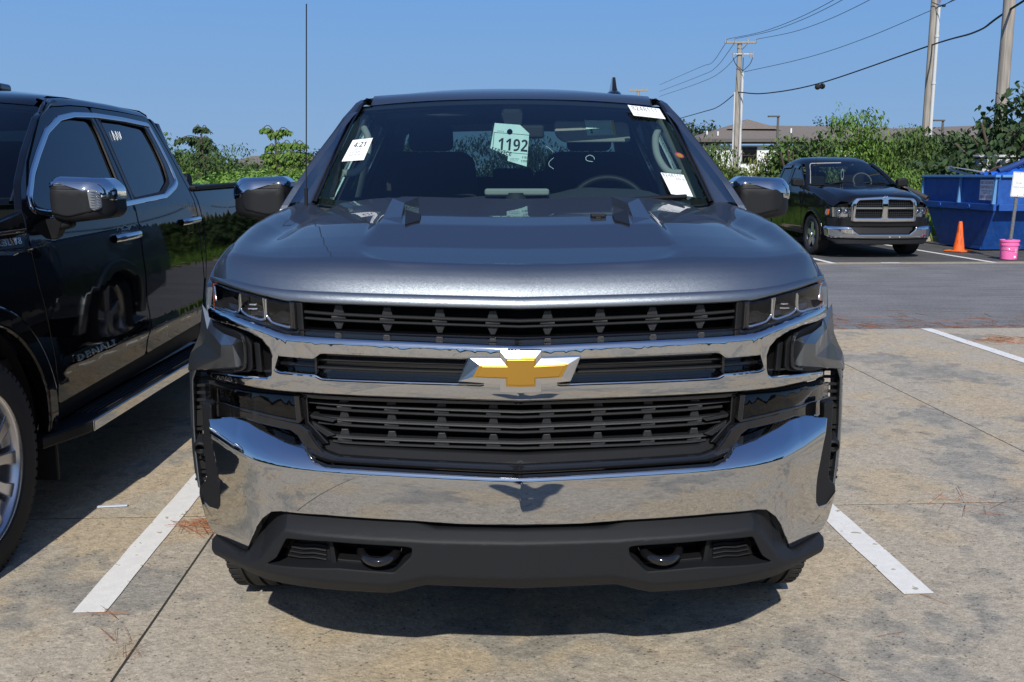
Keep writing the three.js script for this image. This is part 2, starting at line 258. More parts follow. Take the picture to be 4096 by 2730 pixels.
function makeWheel(parent, x, y, z, sideSign, kind) {
  const w = new THREE.Group(); w.name = 'wheel'; w.position.set(x, y, z); parent.add(w);
  if (sideSign < 0) w.rotation.y = Math.PI;
  const r = 0.405, rim = kind === 'spoke' ? 0.292 : 0.26, wd = 0.265;
  part(w, 'tyre', tyreGeo(r, wd, rim - 0.004, true), M.rubber);
  const barrel = new THREE.LatheGeometry([[rim - 0.03, -0.11], [rim - 0.022, 0.06], [rim - 0.012, 0.105], [rim + 0.004, 0.118], [rim + 0.006, 0.108]].map((p) => V2(p)), 72).rotateZ(-Math.PI / 2);
  part(w, 'rim', [clean(barrel)], M.rim);
  const sp = [], dk = [];
  const turnX = (g, a) => g.applyMatrix4(new THREE.Matrix4().makeRotationX(a));
  const face = new THREE.Matrix4().makeRotationY(Math.PI / 2);
  if (kind === 'spoke') {
    for (let i = 0; i < 6; i++) {
      const a = (i / 6) * TAU + 0.2;
      for (const q of [-1, 1]) {
        const s = plate(rounded([[q * 0.012, 0.055], [q * 0.048, 0.06], [q * 0.094, 0.272], [q * 0.085, 0.284], [q * 0.036, 0.286], [q * 0.034, 0.20]], 0.006, 2), { d: 0.035, b: 0.005, bs: 2 });
        s.translate(0, 0, 0.098); s.applyMatrix4(face); sp.push(turnX(s, a));
      }
      const v = plate([[-0.03, 0.10], [0.03, 0.10], [0.036, 0.205], [-0.036, 0.205]], { d: 0.02, b: 0.004 }); v.translate(0, 0, 0.075); v.applyMatrix4(face); dk.push(turnX(v, a));
      const bl = plate(rounded([[-0.016, 0.215], [0.016, 0.215], [0.03, 0.28], [-0.03, 0.28]], 0.005, 2), { d: 0.025, b: 0.004 }); bl.translate(0, 0, 0.082); bl.applyMatrix4(face); sp.push(turnX(bl, a + TAU / 12));
    }
    sp.push(cyl(0.058, 0.064, 0.04, 0.085, 0, 0, 32, [0, 0, -Math.PI / 2]));
  } else {
    for (let i = 0; i < 5; i++) { const s = plate(rounded([[-0.022, 0.04], [0.022, 0.04], [0.05, 0.25], [-0.05, 0.25]], 0.01, 2), { d: 0.05, b: 0.01, bs: 2 }); s.translate(0, 0, 0.09); s.applyMatrix4(face); sp.push(turnX(s, i / 5 * TAU)); }
    sp.push(cyl(0.06, 0.07, 0.05, 0.075, 0, 0, 24, [0, 0, -Math.PI / 2]));
  }
  part(w, 'spokes', sp, M.rim); if (dk.length) part(w, 'spoke_insert', dk, M.rimDark);
  part(w, 'brake_disc', [cyl(0.19, 0.19, 0.03, -0.02, 0, 0, 40, [0, 0, Math.PI / 2])], M.chromeSatin);
  return w;
}
function doorHandle(parent, s, y, x, mat) {
  const h = [], pts = [[0, 0, -s + 0.15], [0.028, 0.004, -s + 0.11], [0.034, 0.006, -s], [0.028, 0.008, -s - 0.11], [0, 0.01, -s - 0.15]].map(([a, b, c]) => [x + a, y + b, c]);
  const t = tube(pts, 0.02, 10, 24); const p = t.attributes.position; for (let i = 0; i < p.count; i++) p.setX(i, x + (p.getX(i) - x) * 0.8); h.push(t);
  return h;
}
// sides, roof, glass, tailgate; k holds the materials
function crewCab(root, k) {
  for (const sx of [1, -1]) {
    const F = (g) => (sx > 0 ? g : mirror(g));
    part(root, 'fender', [F(side(fenderPts, { b: 0.004 }))], k.paint);
    for (const [nm, outline, glass, gm, hs] of [['front_door', frontDoor, frontGlass, k.glassF, 2.55], ['rear_door', rearDoor, rearGlass, k.glassR, 3.58]]) {
      const o = rounded(outline, 0.03, 3), gl = rounded(glass, 0.03, 3);
      const door = part(root, nm, [F(side(o, { holes: [gl], b: 0.004, max: 0.05 }))], k.paint);
      part(door, 'window', [F(side(rounded(glass, 0.03, 3).map(([s, y]) => [s, y]), { d: 0.005, b: 0, out: -0.014, max: 0.1 }))], gm);
      // rubber / upper frame round the glass
      const c = gl.reduce((a, p) => [a[0] + p[0] / gl.length, a[1] + p[1] / gl.length], [0, 0]);
      const inner = gl.map(([s, y]) => [s + Math.sign(c[0] - s) * Math.min(0.014, Math.abs(c[0] - s)), y + Math.sign(c[1] - y) * Math.min(0.012, Math.abs(c[1] - y))]);
      part(door, 'window_seal', [F(side(gl.map(([s, y]) => [s + (s - c[0]) * 0.004, y + (y - c[1]) * 0.01]), { holes: [inner], d: 0.012, b: 0.002, out: 0.002, max: 0.06 }))], M.plastic);
      const hx = bodyX(hs, 1.165);
      part(door, 'handle_recess', [F(side(rounded([[hs - 0.06, 1.125], [hs + 0.06, 1.125], [hs + 0.07, 1.165], [hs + 0.06, 1.205], [hs - 0.06, 1.205], [hs - 0.07, 1.165]], 0.03), { d: 0.006, b: 0.002, out: 0.003 }))], M.gloss);
      part(door, 'door_handle', doorHandle(door, hs, hs < 3 ? 1.163 : 1.196, hx + 0.004).map(F), k.handle);
    }
    part(root, 'cab_corner', [F(side(cornerPts, { b: 0.003 }))], k.paint);
    part(root, 'bed_side', [F(side(bedPts, { b: 0.006, d: 0.06 }))], k.paint);
    part(root, 'bed_rail', [F(box(0.07, 0.03, 1.98, 0.915, 1.405, -4.85, 0.01, [0.012, 0, 0]))], M.plastic);
    part(root, 'rocker_panel', [F(side([[1.65, 0.42], [1.66, 0.495], [3.70, 0.552], [3.72, 0.46]], { d: 0.06, out: -0.015 }))], M.plastic);
    part(root, 'door_shut', [F(side([[1.56, 0.5], [1.56, 1.3], [1.70, 1.305], [3.82, 1.305], [3.82, 0.6]], { d: 0.004, b: 0, out: -0.035 }))], M.dark);
    part(root, 'pillar_inner', [F(side([[2.66, 1.3], [2.88, 1.3], [2.97, 1.83], [2.75, 1.83]], { d: 0.01, b: 0, out: -0.045 }))], M.trimDark); part(root, 'pillar_inner', [F(side([[3.56, 1.3], [3.83, 1.3], [3.80, 1.81], [3.56, 1.82]], { d: 0.01, b: 0, out: -0.045 }))], M.trimDark);
    for (const z of wheelZ) {
      const fr = z < 2 ? 118 : 182, ring = [...arcPts(z, 0.4, 0.62, -2, fr, 28), ...arcPts(z, 0.4, 0.535, fr, -2, 28)];
      part(root, 'wheel_arch', [F(side(ring, { d: 0.06, b: 0.014, bs: 4, out: 0.026, max: 0.05 }))], k.arch);
      const liner = grid([0.94, 0.5].map((x) => arcPts(z, 0.4, 0.56, -5, z < 2 ? 130 : 185, 28).map(([s, y]) => [x, y, -s])));
      part(root, 'wheel_arch_liner', [F(liner)], M.dark);
      makeWheel(root, sx * (k.track ?? 0.885), 0.405, -z, sx, k.wheel);
    }
    // A-pillar from the cowl to the roof, and the roof rail
    const a0 = [[0.833, 1.352, -1.72], [0.790, 1.52, -1.945], [0.742, 1.70, -2.19], [0.714, 1.792, -2.34], [0.692, 1.824, -2.42]], a1 = [[0.952, 1.342, -1.60], [0.868, 1.532, -1.83], [0.775, 1.73, -2.16], [0.742, 1.80, -2.36], [0.737, 1.813, -2.46]];
    const A0 = along(a0, 12), A1 = along(a1, 12);
    const rows = [0, 0.25, 0.5, 0.75, 1].map((t) => A0.map((p, i) => { const b = Math.sin(t * Math.PI) * 0.014; return [lerp(p[0], A1[i][0], t) + b, lerp(p[1], A1[i][1], t) + b, lerp(p[2], A1[i][2], t) + b * 0.8]; }));
    part(root, 'windshield_pillar', [F(grid(rows, true))], k.paint);
    part(root, 'pillar_trim', [F(tube(A0.map(([x, y, z]) => [x + 0.004, y + 0.006, z + 0.012]), 0.011, 6, 24))], M.gloss);
    const rail = [[-2.36, 1.80, 0.742], [-2.6, 1.823, 0.728], [-2.85, 1.832, 0.722], [-3.3, 1.834, 0.72], [-3.69, 1.826, 0.72], [-3.80, 1.79, 0.735]];
    part(root, 'roof_rail', [F(grid([0, 0.33, 0.66, 1].map((t) => along(rail, 24).map(([z, y, x]) => [x - t * 0.055, y + Math.sin(t * Math.PI / 2) * 0.036 - 0.004, z])), false))], k.paint);
    part(root, 'roof_ditch', [F(tube(along(rail, 12).map(([z, y, x]) => [x - 0.062, y + 0.026, z]), 0.008, 6, 24))], M.plastic);
  }
  // roof skin
  const zs = [-2.27, -2.32, -2.45, -2.65, -2.9, -3.2, -3.5, -3.72, -3.81, -3.85], yc = [1.825, 1.846, 1.874, 1.904, 1.921, 1.926, 1.918, 1.894, 1.862, 1.80];
  const xs = []; for (let i = -16; i <= 16; i++) xs.push(i / 16);
  part(root, 'roof', [grid(zs.map((z, j) => xs.map((u) => { const w = 0.672 + (j > 7 ? 0.01 * (j - 7) : 0), e = Math.abs(u), yEdge = j === 0 ? 1.799 : Math.min(yc[j] - 0.02, 1.862); return [u * w, lerp(yc[j], yEdge, Math.pow(e, 2.4)), z - (j < 2 ? 0.07 * e * e : j < 4 ? 0.03 * e * e : 0)]; })))], k.paint);
  part(root, 'headliner', [grid([-2.33, -2.6, -3.2, -3.78].map((z, j) => xs.map((u) => [u * 0.67, [1.795, 1.83, 1.85, 1.79][j] - 0.035 * u * u, z])))], k.headliner);
  // windshield
  const wb = (u) => { const x = u * 0.838, e = u * u; return [x, 1.325 + 0.03 * e, -1.36 - 0.37 * Math.pow(Math.abs(u), 2.1)]; }, wt = (u) => { const e = u * u; return [u * 0.716, 1.822 - 0.030 * e, -2.262 - 0.085 * e]; };
  const wrows = []; for (let j = 0; j <= 10; j++) { const t = j / 10; wrows.push(xs.map((u) => { const a = wb(u), b = wt(u), q = Math.sin(t * Math.PI) * 0.022; return [lerp(a[0], b[0], t), lerp(a[1], b[1], t) + q * 0.8, lerp(a[2], b[2], t) + q * 0.6]; })); }
  const ws = part(root, 'windshield', [grid(wrows)], k.windshield);
  const band = (a, b, off) => { const r = []; for (let j = 0; j <= 2; j++) { const t = lerp(a, b, j / 2); r.push(xs.map((u) => { const p = wb(u), q = wt(u), c = Math.sin(t * Math.PI) * 0.022; return [lerp(p[0], q[0], t), lerp(p[1], q[1], t) + c * 0.8 - off, lerp(p[2], q[2], t) + c * 0.6 - off]; })); } return grid(r); };
  part(ws, 'glass_border', [band(0.955, 1, 0.004)], M.dark); part(ws, 'glass_border', [band(0, 0.05, 0.004)], M.dark);
  // rear window wall
  const rw = [[0.80, 1.30], [0.745, 1.79], [0.0, 1.835]], hole = [[0.70, 1.44], [0.645, 1.735], [0, 1.75], [-0.645, 1.735], [-0.70, 1.44], [0, 1.43]];
  const back = plate(symAll([[0, 0.6], [0.93, 0.6], [0.93, 1.30], [0.745, 1.79], [0.6, 1.825], [0, 1.835]]), { holes: [rounded(hole, 0.04)], d: 0.05, b: 0.004, back: true }); back.translate(0, 0, -3.80);
  part(root, 'cab_back', [back], k.paint);
  const rg = plate(rounded(hole, 0.04), { d: 0.004, b: 0 }); rg.translate(0, 0, -3.83); part(root, 'rear_window', [rg], k.rearGlass);
  part(root, 'bed_floor', [box(1.8, 0.05, 1.95, 0, 0.85, -4.85)], M.plastic);
  part(root, 'bed_front', [box(1.84, 0.5, 0.05, 0, 1.13, -3.90)], k.paint);
  part(root, 'tailgate', [box(1.84, 0.5, 0.07, 0, 1.15, -5.82, 0.02)], k.paint);
  part(root, 'chassis', [box(1.5, 0.14, 4.6, 0, 0.48, -3.2, 0.02), box(1.2, 0.18, 0.7, 0, 0.55, -0.75, 0.02), box(1.7, 0.06, 2.3, 0, 0.56, -2.7)], M.dark);
  part(root, 'rear_bumper', [box(1.9, 0.2, 0.16, 0, 0.6, -5.92, 0.03)], M.chrome);
  // cabin floor and doors' inside
  part(root, 'cabin_floor', [box(1.8, 0.05, 2.6, 0, 0.72, -2.55)], M.trimDark);
}
// door mirror: housing, chrome cap, arm; outline in the plane facing the front, outer side at +x
function doorMirror(root, sx, x0, y0, z0, withLamp) {
  const m = new THREE.Group(); m.name = 'door_mirror'; root.add(m);
  const F = (g) => { const q = g.translate(x0, y0, z0); return sx > 0 ? q : mirror(q); };
  // local outline: x 0 (inner) .. 0.262 (outer), y -0.09 .. 0.09
  const ol = rounded([[0.004, -0.045], [0.0, 0.075], [0.03, 0.098], [0.225, 0.09], [0.258, 0.05], [0.262, -0.045], [0.245, -0.072], [0.09, -0.092], [0.02, -0.075]], 0.03, 5);
  const dep = (x, y) => -0.35 * Math.pow(clamp((x - 0.15) / 0.12, 0, 1), 2) * 0.25 - 0.04 * Math.pow(clamp((y - 0.03) / 0.07, 0, 1), 2) - 0.03 * clamp((0.05 - x) / 0.05, 0, 1) ** 2;
  part(m, 'mirror_housing', [F(plate(ol, { d: 0.16, b: 0.03, bs: 6, g: dep, max: 0.03, back: true }))], M.plastic);
  const cap = rounded([[0.0, 0.05], [0.0, 0.078], [0.03, 0.103], [0.228, 0.095], [0.264, 0.055], [0.267, 0.0], [0.212, -0.002], [0.206, 0.043], [0.185, 0.052], [0.05, 0.056]], 0.016, 4);
  part(m, 'chrome_cap', [F(plate(cap, { d: 0.15, b: 0.026, bs: 7, g: (x, y) => dep(x, y) + 0.006, max: 0.02 }))], M.chrome);
  part(m, 'front_panel', [F(plate(rounded([[0.018, -0.05], [0.016, 0.046], [0.05, 0.052], [0.185, 0.049], [0.208, 0.03], [0.21, -0.022], [0.195, -0.045], [0.09, -0.068]], 0.02, 4), { d: 0.03, b: 0.008, bs: 3, g: (x, y) => dep(x, y) + 0.007, max: 0.04 }))], M.plasticGrey);
  const gl = plate(ol.map(([x, y]) => [0.131 + (x - 0.131) * 0.9, y * 0.88]), { d: 0.006, b: 0 }); gl.applyMatrix4(new THREE.Matrix4().makeRotationY(Math.PI).setPosition(0.262, 0, -0.163)); part(m, 'mirror_glass', [F(gl)], M.mirrorGlass);
  part(m, 'mirror_arm', [F(box(0.17, 0.055, 0.07, -0.0, -0.105, -0.07, 0.018, [0, 0, 0.25])), F(poly([[-0.12, -0.06, -0.02], [0.05, -0.085, -0.03], [0.02, -0.15, -0.04], [-0.06, -0.20, -0.04], [-0.12, -0.17, -0.02], [-0.12, -0.06, -0.14], [0.05, -0.085, -0.1], [0.02, -0.15, -0.1], [-0.06, -0.2, -0.12], [-0.12, -0.17, -0.14]], [[0, 4, 3, 2, 1], [0, 1, 6, 5], [1, 2, 7, 6], [2, 3, 8, 7], [3, 4, 9, 8]]))], M.plastic);
  if (withLamp) for (let i = 0; i < 7; i++) part(m, 'lamp_rib', [F(box(0.036, 0.0035, 0.006, 0.203, -0.028 + i * 0.011, dep(0.203, 0) + 0.0165, 0.0015))], M.lampSilver);
  if (withLamp) part(m, 'turn_lamp', [F(plate(rounded([[0.178, 0.046], [0.20, 0.05], [0.222, 0.038], [0.226, -0.03], [0.20, -0.042], [0.186, -0.03]], 0.012, 4), { d: 0.03, b: 0.005, bs: 3, g: (x, y) => dep(x, y) + 0.012, max: 0.03 }))], withLamp);
  return m;
}
// ---------- the grey pickup in the middle ----------
const FZ = (x) => { x = Math.abs(x); return x < 0.93 ? -(0.04 * x + 0.08 * x * x + 0.42 * x ** 6) : -(0.378 + 1.4 * (x - 0.93)); };
const FB = (x) => { x = Math.abs(x); return x < 0.78 ? FZ(x) : -(0.1743 + 0.892 * (x - 0.78)); };
const front = (pts, off, o = {}) => plate(pts, { max: 0.035, it: 14, ...o, g: (x, y) => (o.plan ?? FZ)(x) + off + (o.prof ? o.prof(Math.abs(x), y) : 0) });
const truck = thing('pickup_truck', 'dark grey metallic pickup truck facing the camera, chrome grille bar with gold emblem', 'pickup truck');
{
  crewCab(truck, { paint: M.paint, glassF: M.sideglass, glassR: M.tint, handle: M.chrome, arch: M.paint, wheel: 'star', windshield: M.windshield, rearGlass: M.rearglass, headliner: M.trimDark, track: 0.85 });

  // hood and fender tops
  const crease = [[0, 1.152], [0.285, 1.157], [0.527, 1.161], [0.638, 1.163], [0.684, 1.166], [0.736, 1.17], [0.81, 1.178], [0.91, 1.181]];
  const lip = [[0, 1.122], [0.244, 1.126], [0.403, 1.129], [0.596, 1.132], [0.635, 1.133], [0.675, 1.139], [0.726, 1.147], [0.782, 1.154], [0.84, 1.161], [0.91, 1.163]];
  const prof = [[0, 0], [0.01, 0.0165], [0.02, 0.031], [0.035, 0.0485], [0.05, 0.062], [0.065, 0.072], [0.075, 0.0775], [0.10, 0.0865], [0.16, 0.099], [0.22, 0.110], [0.35, 0.131], [0.55, 0.160], [0.8, 0.188], [1.05, 0.208], [1.25, 0.222], [1.5, 0.24]];
  const pc = [[-1.4, 1.3825], [-0.76, 1.339], [-0.737, 1.337], [-0.59, 1.316], [-0.40, 1.259], [-0.195, 1.2305], [-0.185, 1.2285], [-0.175, 1.224], [-0.16, 1.214], [-0.145, 1.2005], [-0.13, 1.183], [-0.12, 1.1685], [-0.11, 1.152]];
  const xo = [[0, 0.912], [0.1, 0.928], [0.25, 0.943], [0.6, 0.962], [1.0, 0.972], [1.4, 0.962]];
  const zr = (u) => -1.375 - 0.33 * Math.pow(u, 2.4);
  const hoodPoint = (u, t) => {
    const s0 = -zr(Math.abs(u)) + FZ(u * 0.912) - 0.11, s = t * s0, au = Math.abs(u), x = u * interp(xo, s), ax = Math.abs(x), z = FZ(u * 0.912) - 0.11 - s;
    let y = interp(crease, au * 0.912) + interp(prof, s) * (1 - 0.25 * sm(ax, 0.45, 0.93));
    // raised centre panel
    const hx = ax - 0.285, hz = z + 0.36, q = Math.hypot(Math.max(0, hx), Math.max(0, hz)) - 0.165, m = 1 - sm(q, -0.016, 0.012);
    y = lerp(y, interp(pc, z) + (interp(crease, ax) - 1.152), m * sm(s, 0.03, 0.09));
    // valley between the hood and the fender crown
    const xv = 0.765 - 0.02 * sm(s, 0.3, 0.0);
    y -= 0.024 * Math.exp(-Math.pow((ax - xv) / 0.045, 2)) * sm(s, 0.1, 0.75) - 0.012 * Math.exp(-Math.pow((ax - 0.87) / 0.07, 2)) * sm(s, 0.1, 0.6);
    y -= 0.05 * Math.pow(clamp((au - 0.9) / 0.1, 0, 1), 2);
    return [x, y, z];
  };
  const us = []; for (let i = -64; i <= 64; i++) us.push(i / 64);
  const hrows = [us.map((u) => [u * 0.912, interp(lip, Math.abs(u) * 0.912) + 0.004, FZ(u * 0.912) - 0.17]), us.map((u) => [u * 0.912, interp(lip, Math.abs(u) * 0.912), FZ(u * 0.912) - 0.098]), us.map((u) => [u * 0.912, interp(lip, Math.abs(u) * 0.912) + 0.006, FZ(u * 0.912) - 0.091])];
  for (const f of [0.5, 0.85]) hrows.push(us.map((u) => { const a = interp(lip, Math.abs(u) * 0.912) + 0.006, b = interp(crease, Math.abs(u) * 0.912); return [u * 0.912, lerp(a, b, f), FZ(u * 0.912) - 0.091 - f * 0.012]; }));
  for (let j = 0; j <= 110; j++) hrows.push(us.map((u) => hoodPoint(u, Math.pow(j / 110, 1.45))));
  const sideRows = (sx) => { const r = []; for (let j = 0; j <= 110; j++) { const p = hoodPoint(sx, Math.pow(j / 110, 1.45)); r.push([0, 0.4, 1].map((t) => [p[0] + sx * 0.014 * t, p[1] - 0.09 * t, p[2]])); } return grid(r, sx > 0); };
  const metric = (g) => { const p = g.attributes.position, u = g.attributes.uv; for (let i = 0; i < p.count; i++) u.setXY(i, p.getX(i), p.getZ(i) - p.getY(i)); return g; };
  part(truck, 'hood', [metric(grid(hrows)), sideRows(1), sideRows(-1)], M.paint);
  // blade-shaped vents at the rear corners of the raised panel
  const hoodY = (x, z) => { let u = x / 0.95; for (let k = 0; k < 8; k++) u = x / interp(xo, Math.max(0, FZ(u * 0.912) - 0.11 - z)); const s0 = -zr(Math.abs(u)) + FZ(u * 0.912) - 0.11; return hoodPoint(u, (FZ(u * 0.912) - 0.11 - z) / s0)[1]; };
  const onHood = ([x, z, d]) => [x, hoodY(x, z) + d, z];
  const bl = [[0.332, -0.40, 0.001], [0.428, -0.68, 0.0], [0.424, -0.95, 0.034], [0.345, -1.07, 0.030], [0.374, -0.85, 0.028], [0.366, -0.66, 0.010], [0.43, -0.96, -0.02], [0.345, -1.08, -0.02], [0.374, -0.86, -0.02], [0.366, -0.66, -0.02]].map(onHood);
  const bladeG = poly(bl, [[0, 1, 5], [1, 2, 4], [1, 4, 5], [2, 3, 4], [0, 5, 9], [5, 4, 8, 9], [4, 3, 7, 8], [2, 1, 6], [3, 2, 6, 7]]);
  for (const sx of [1, -1]) part(truck, 'hood_vent_blade', [sx > 0 ? bladeG : mirror(bladeG)], M.paint);
  const slotG = poly([[0.366, -0.80, 0.012], [0.308, -0.72, 0.007], [0.306, -0.62, 0.007], [0.346, -0.57, 0.007], [0.366, -0.80, -0.02], [0.308, -0.72, -0.02], [0.306, -0.62, -0.02], [0.346, -0.57, -0.02]].map(onHood), [[0, 3, 2, 1], [0, 1, 5, 4], [1, 2, 6, 5], [2, 3, 7, 6], [0, 4, 7, 3]]);
  for (const sx of [1, -1]) part(truck, 'hood_vent_opening', [sx > 0 ? slotG : mirror(slotG)], M.plastic);
  part(truck, 'washer_nozzle', [box(0.05, 0.012, 0.03, 0.262, 1.343, -0.715, 0.005), box(0.02, 0.014, 0.02, 0.26, 1.335, -0.695, 0.004)], M.plastic);
  part(truck, 'cowl', [grid([0, 0.5, 1].map((t) => us.map((u) => [u * 0.86, 1.318 + 0.012 * Math.abs(u) - 0.02 * Math.sin(t * 3.14), zr(Math.abs(u)) + 0.01 - t * 0.07 ])))], M.plastic);
  for (const x of [-0.62, 0.1]) part(truck, 'wiper', [tube([[x, 1.345 + 0.03 * Math.abs(x), -1.42 - 0.12 * x * x], [x + 0.3, 1.355 + 0.04 * Math.abs(x + 0.3), -1.44 - 0.2 * (x + 0.3) ** 2], [x + 0.6, 1.352 + 0.05 * Math.abs(x + 0.6), -1.43 - 0.24 * (x + 0.6) ** 2]], 0.009, 6)], M.plastic);

  // dark carrier behind everything
  part(truck, 'radiator_panel', [front(symAll([[0, 0.5], [0.62, 0.5], [0.9, 0.62], [0.9, 1.13], [0, 1.14]]), -0.21, { d: 0.02, b: 0, max: 0.1 })], M.dark);

  // upper grille: one double bar with teeth, and the ledge over the chrome bar
  const path = (tab, off, x1 = 99) => { const o = []; for (let i = -24; i <= 24; i++) { const x = i / 24 * Math.min(x1, tab[tab.length - 1][0]); o.push([x, interp(tab, Math.abs(x)), FZ(x) + off]); } return o; };
  const barSec = (h, d) => [[h / 2, -d], [h / 2, -0.004], [h / 2 - 0.004, 0], [-h / 2 + 0.003, 0.002], [-h / 2, -0.003], [-h / 2, -d]];
  const tooth = (x, y0, y1, w0, w1, off, d = 0.05) => { const g = plate([[-w0, y0], [w0, y0], [w1, y1], [-w1, y1]], { d, b: 0.002 }); return g.translate(x, 0, FZ(x) + off); };
  const up = new THREE.Group(); up.name = 'upper_grille'; truck.add(up);
  const ub0 = [[0, 1.087], [0.285, 1.094], [0.507, 1.100], [0.595, 1.104]], ub1 = [[0, 1.072], [0.285, 1.079], [0.507, 1.084], [0.596, 1.087]], ub2 = [[0, 1.044], [0.286, 1.051], [0.529, 1.056], [0.597, 1.057]];
  part(up, 'grille_bar', [sweep(path(ub0, -0.115), barSec(0.008, 0.05))], M.grille);
  part(up, 'grille_bar', [sweep(path(ub1, -0.115), barSec(0.007, 0.05))], M.grille);
  const ut = [0.073, 0.215, 0.357, 0.49];
  for (const x of [...ut, ...ut.map((v) => -v)]) {
    const y = interp(ub0, Math.abs(x)), y1 = interp(ub1, Math.abs(x)), yb = interp(ub2, Math.abs(x));
    part(up, 'grille_tooth', [tooth(x, y + 0.003, y + 0.026, 0.015, 0.009, -0.122), tooth(x, y1 + 0.004, y - 0.003, 0.02, 0.02, -0.118), tooth(x, y1 - 0.024, y1 - 0.003, 0.006, 0.015, -0.122), tooth(x, yb - 0.012, yb - 0.002, 0.012, 0.008, -0.10)], M.grille);
  }
  part(up, 'grille_ledge', [sweep(path(ub2, -0.10), barSec(0.004, 0.07)), front(symAll([[0, 1.022], [0.285, 1.03], [0.60, 1.038], [0.61, 1.058], [0.286, 1.048], [0, 1.041]]), -0.105, { d: 0.02, b: 0.002 })], M.gloss);
  for (const q of [1, -1]) part(up, 'grille_frame', [front([[0.585, 1.04], [0.612, 1.045], [0.612, 1.135], [0.588, 1.133]].map(([x, y]) => [x * q, y]), -0.10, { d: 0.08, b: 0.004 })], M.plastic);

  // chrome cross bar with its long slots
  const barTop = [[0, 1.031], [0.281, 1.040], [0.52, 1.046], [0.633, 1.049], [0.682, 1.062], [0.738, 1.075], [0.811, 1.087], [0.90, 1.091]];
  const barBot = [[0, 0.881], [0.244, 0.886], [0.484, 0.889], [0.636, 0.890], [0.748, 0.890], [0.831, 0.887], [0.925, 0.874]];
  const half = [...barTop, [0.914, 1.082], [0.908, 1.060], [0.87, 1.058], [0.79, 1.056], [0.74, 1.046], [0.703, 1.030], [0.682, 1.010], [0.674, 0.987], [0.675, 0.953], [0.681, 0.934], [0.693, 0.926], [0.736, 0.924], [0.83, 0.912], [0.912, 0.893], [0.926, 0.884], ...barBot.slice().reverse()];
  const slotH = [[0.10, 0.994], [0.157, 0.995], [0.461, 1.001], [0.530, 1.002], [0.551, 0.986], [0.652, 0.988], [0.663, 0.985], [0.665, 0.954], [0.651, 0.949], [0.55, 0.948], [0.53, 0.938], [0.163, 0.933], [0.10, 0.931]];
  const slotR = rounded(slotH, 0.006, 2), slotL = slotR.map(([x, y]) => [-x, y]);
  const chromeG = (x, y) => { const yt = interp(barTop, x), yb = interp(barBot, x), t = yt - y; return -0.05 - 0.005 * sm(t, 0.016, 0.0) - Math.pow(clamp((yb + 0.05 - y) / 0.05, 0, 1), 2) * 0.006 + 0.02 * (y - 0.96); };
  const chromeBar = part(truck, 'chrome_bar', [both(front([...half, [-0.008, 0.881], [-0.008, 1.031]], 0, { holes: [slotR], d: 0.07, b: 0.008, bs: 4, max: 0.022, prof: chromeG, cut: true }))], M.chrome);
  for (const sx of [1, -1]) {
    const hole = slotH.map(([x, y]) => [x * sx, y]);
    part(chromeBar, 'slot_back', [front(hole, -0.105, { d: 0.01, b: 0 })], M.gloss);
    const ys = [0.979, 0.957], seg = (x0, x1, y, off, h) => { const p = []; for (let i = 0; i <= 12; i++) { const x = lerp(x0, x1, i / 12); p.push([x * sx, y + (x - 0.3) * 0.012, FZ(x) + off]); } const g = sweep(sx > 0 ? p : p.reverse(), barSec(h, 0.03)); return g; };
    for (const y of ys) part(chromeBar, 'slot_bar', [seg(0.15, 0.545, y, -0.075, 0.006)], M.grille);
    part(chromeBar, 'slot_end', [seg(0.55, 0.652, 0.962, -0.072, 0.010), front(rounded([[0.545 * sx, 0.94], [0.552 * sx, 0.94], [0.552 * sx, 0.995], [0.545 * sx, 0.995]], 0.002), -0.07, { d: 0.03, b: 0.001 })], M.gloss);
  }
  // emblem
  const emblem = new THREE.Group(); emblem.name = 'emblem'; truck.add(emblem);
  const eo = sym([[0, 1.023], [0.0535, 1.022], [0.0535, 1.002], [0.1365, 1.001], [0.163, 0.94], [0.054, 0.932], [0.053, 0.911], [0, 0.910]]);
  // left-right: the ends of the cross lean the same way
  const eOut = [[-0.0535, 1.022], [0, 1.023], [0.0535, 1.022], [0.0535, 1.001], [0.155, 1.004], [0.130, 0.940], [0.054, 0.933], [0.053, 0.912], [0, 0.910], [-0.053, 0.912], [-0.054, 0.933], [-0.162, 0.940], [-0.131, 1.001], [-0.0535, 1.001]];
  const eIn = [[-0.0385, 1.005], [0, 1.0055], [0.0385, 1.005], [0.0385, 0.985], [0.125, 0.988], [0.107, 0.953], [0.0385, 0.950], [0.0385, 0.929], [0, 0.928], [-0.0385, 0.929], [-0.0385, 0.950], [-0.126, 0.953], [-0.108, 0.985], [-0.0385, 0.985]];
  part(emblem, 'emblem_base', [front(eOut.map(([x, y]) => [x * 1.02, 0.966 + (y - 0.966) * 1.03]), -0.040, { d: 0.03, b: 0.003, bs: 3, max: 0.02 })], M.chrome);
  const bev = []; { const N = eOut.length, zo = -0.037, zi = -0.0285; const pos = []; for (let i = 0; i < N; i++) { const a = eOut[i], b = eOut[(i + 1) % N], c = eIn[(i + 1) % N], d = eIn[i]; const q = (p, z) => [p[0], p[1], FZ(p[0]) + z]; bev.push(poly([q(a, zo), q(b, zo), q(c, zi), q(d, zi)], [[0, 3, 2, 1]])); } }
  part(emblem, 'emblem_frame', bev, M.chromeSatin);
  part(emblem, 'emblem_insert', [front(eIn, -0.0265, { d: 0.012, b: 0.0015, bs: 2, max: 0.02 }), front(eIn.map(([x, y]) => [x * 0.93 + 0, 0.967 + (y - 0.967) * 0.88]), -0.0245, { d: 0.006, b: 0.0015, bs: 2, max: 0.02 })], M.gold);

  // lower grille
  const low = new THREE.Group(); low.name = 'lower_grille'; truck.add(low);
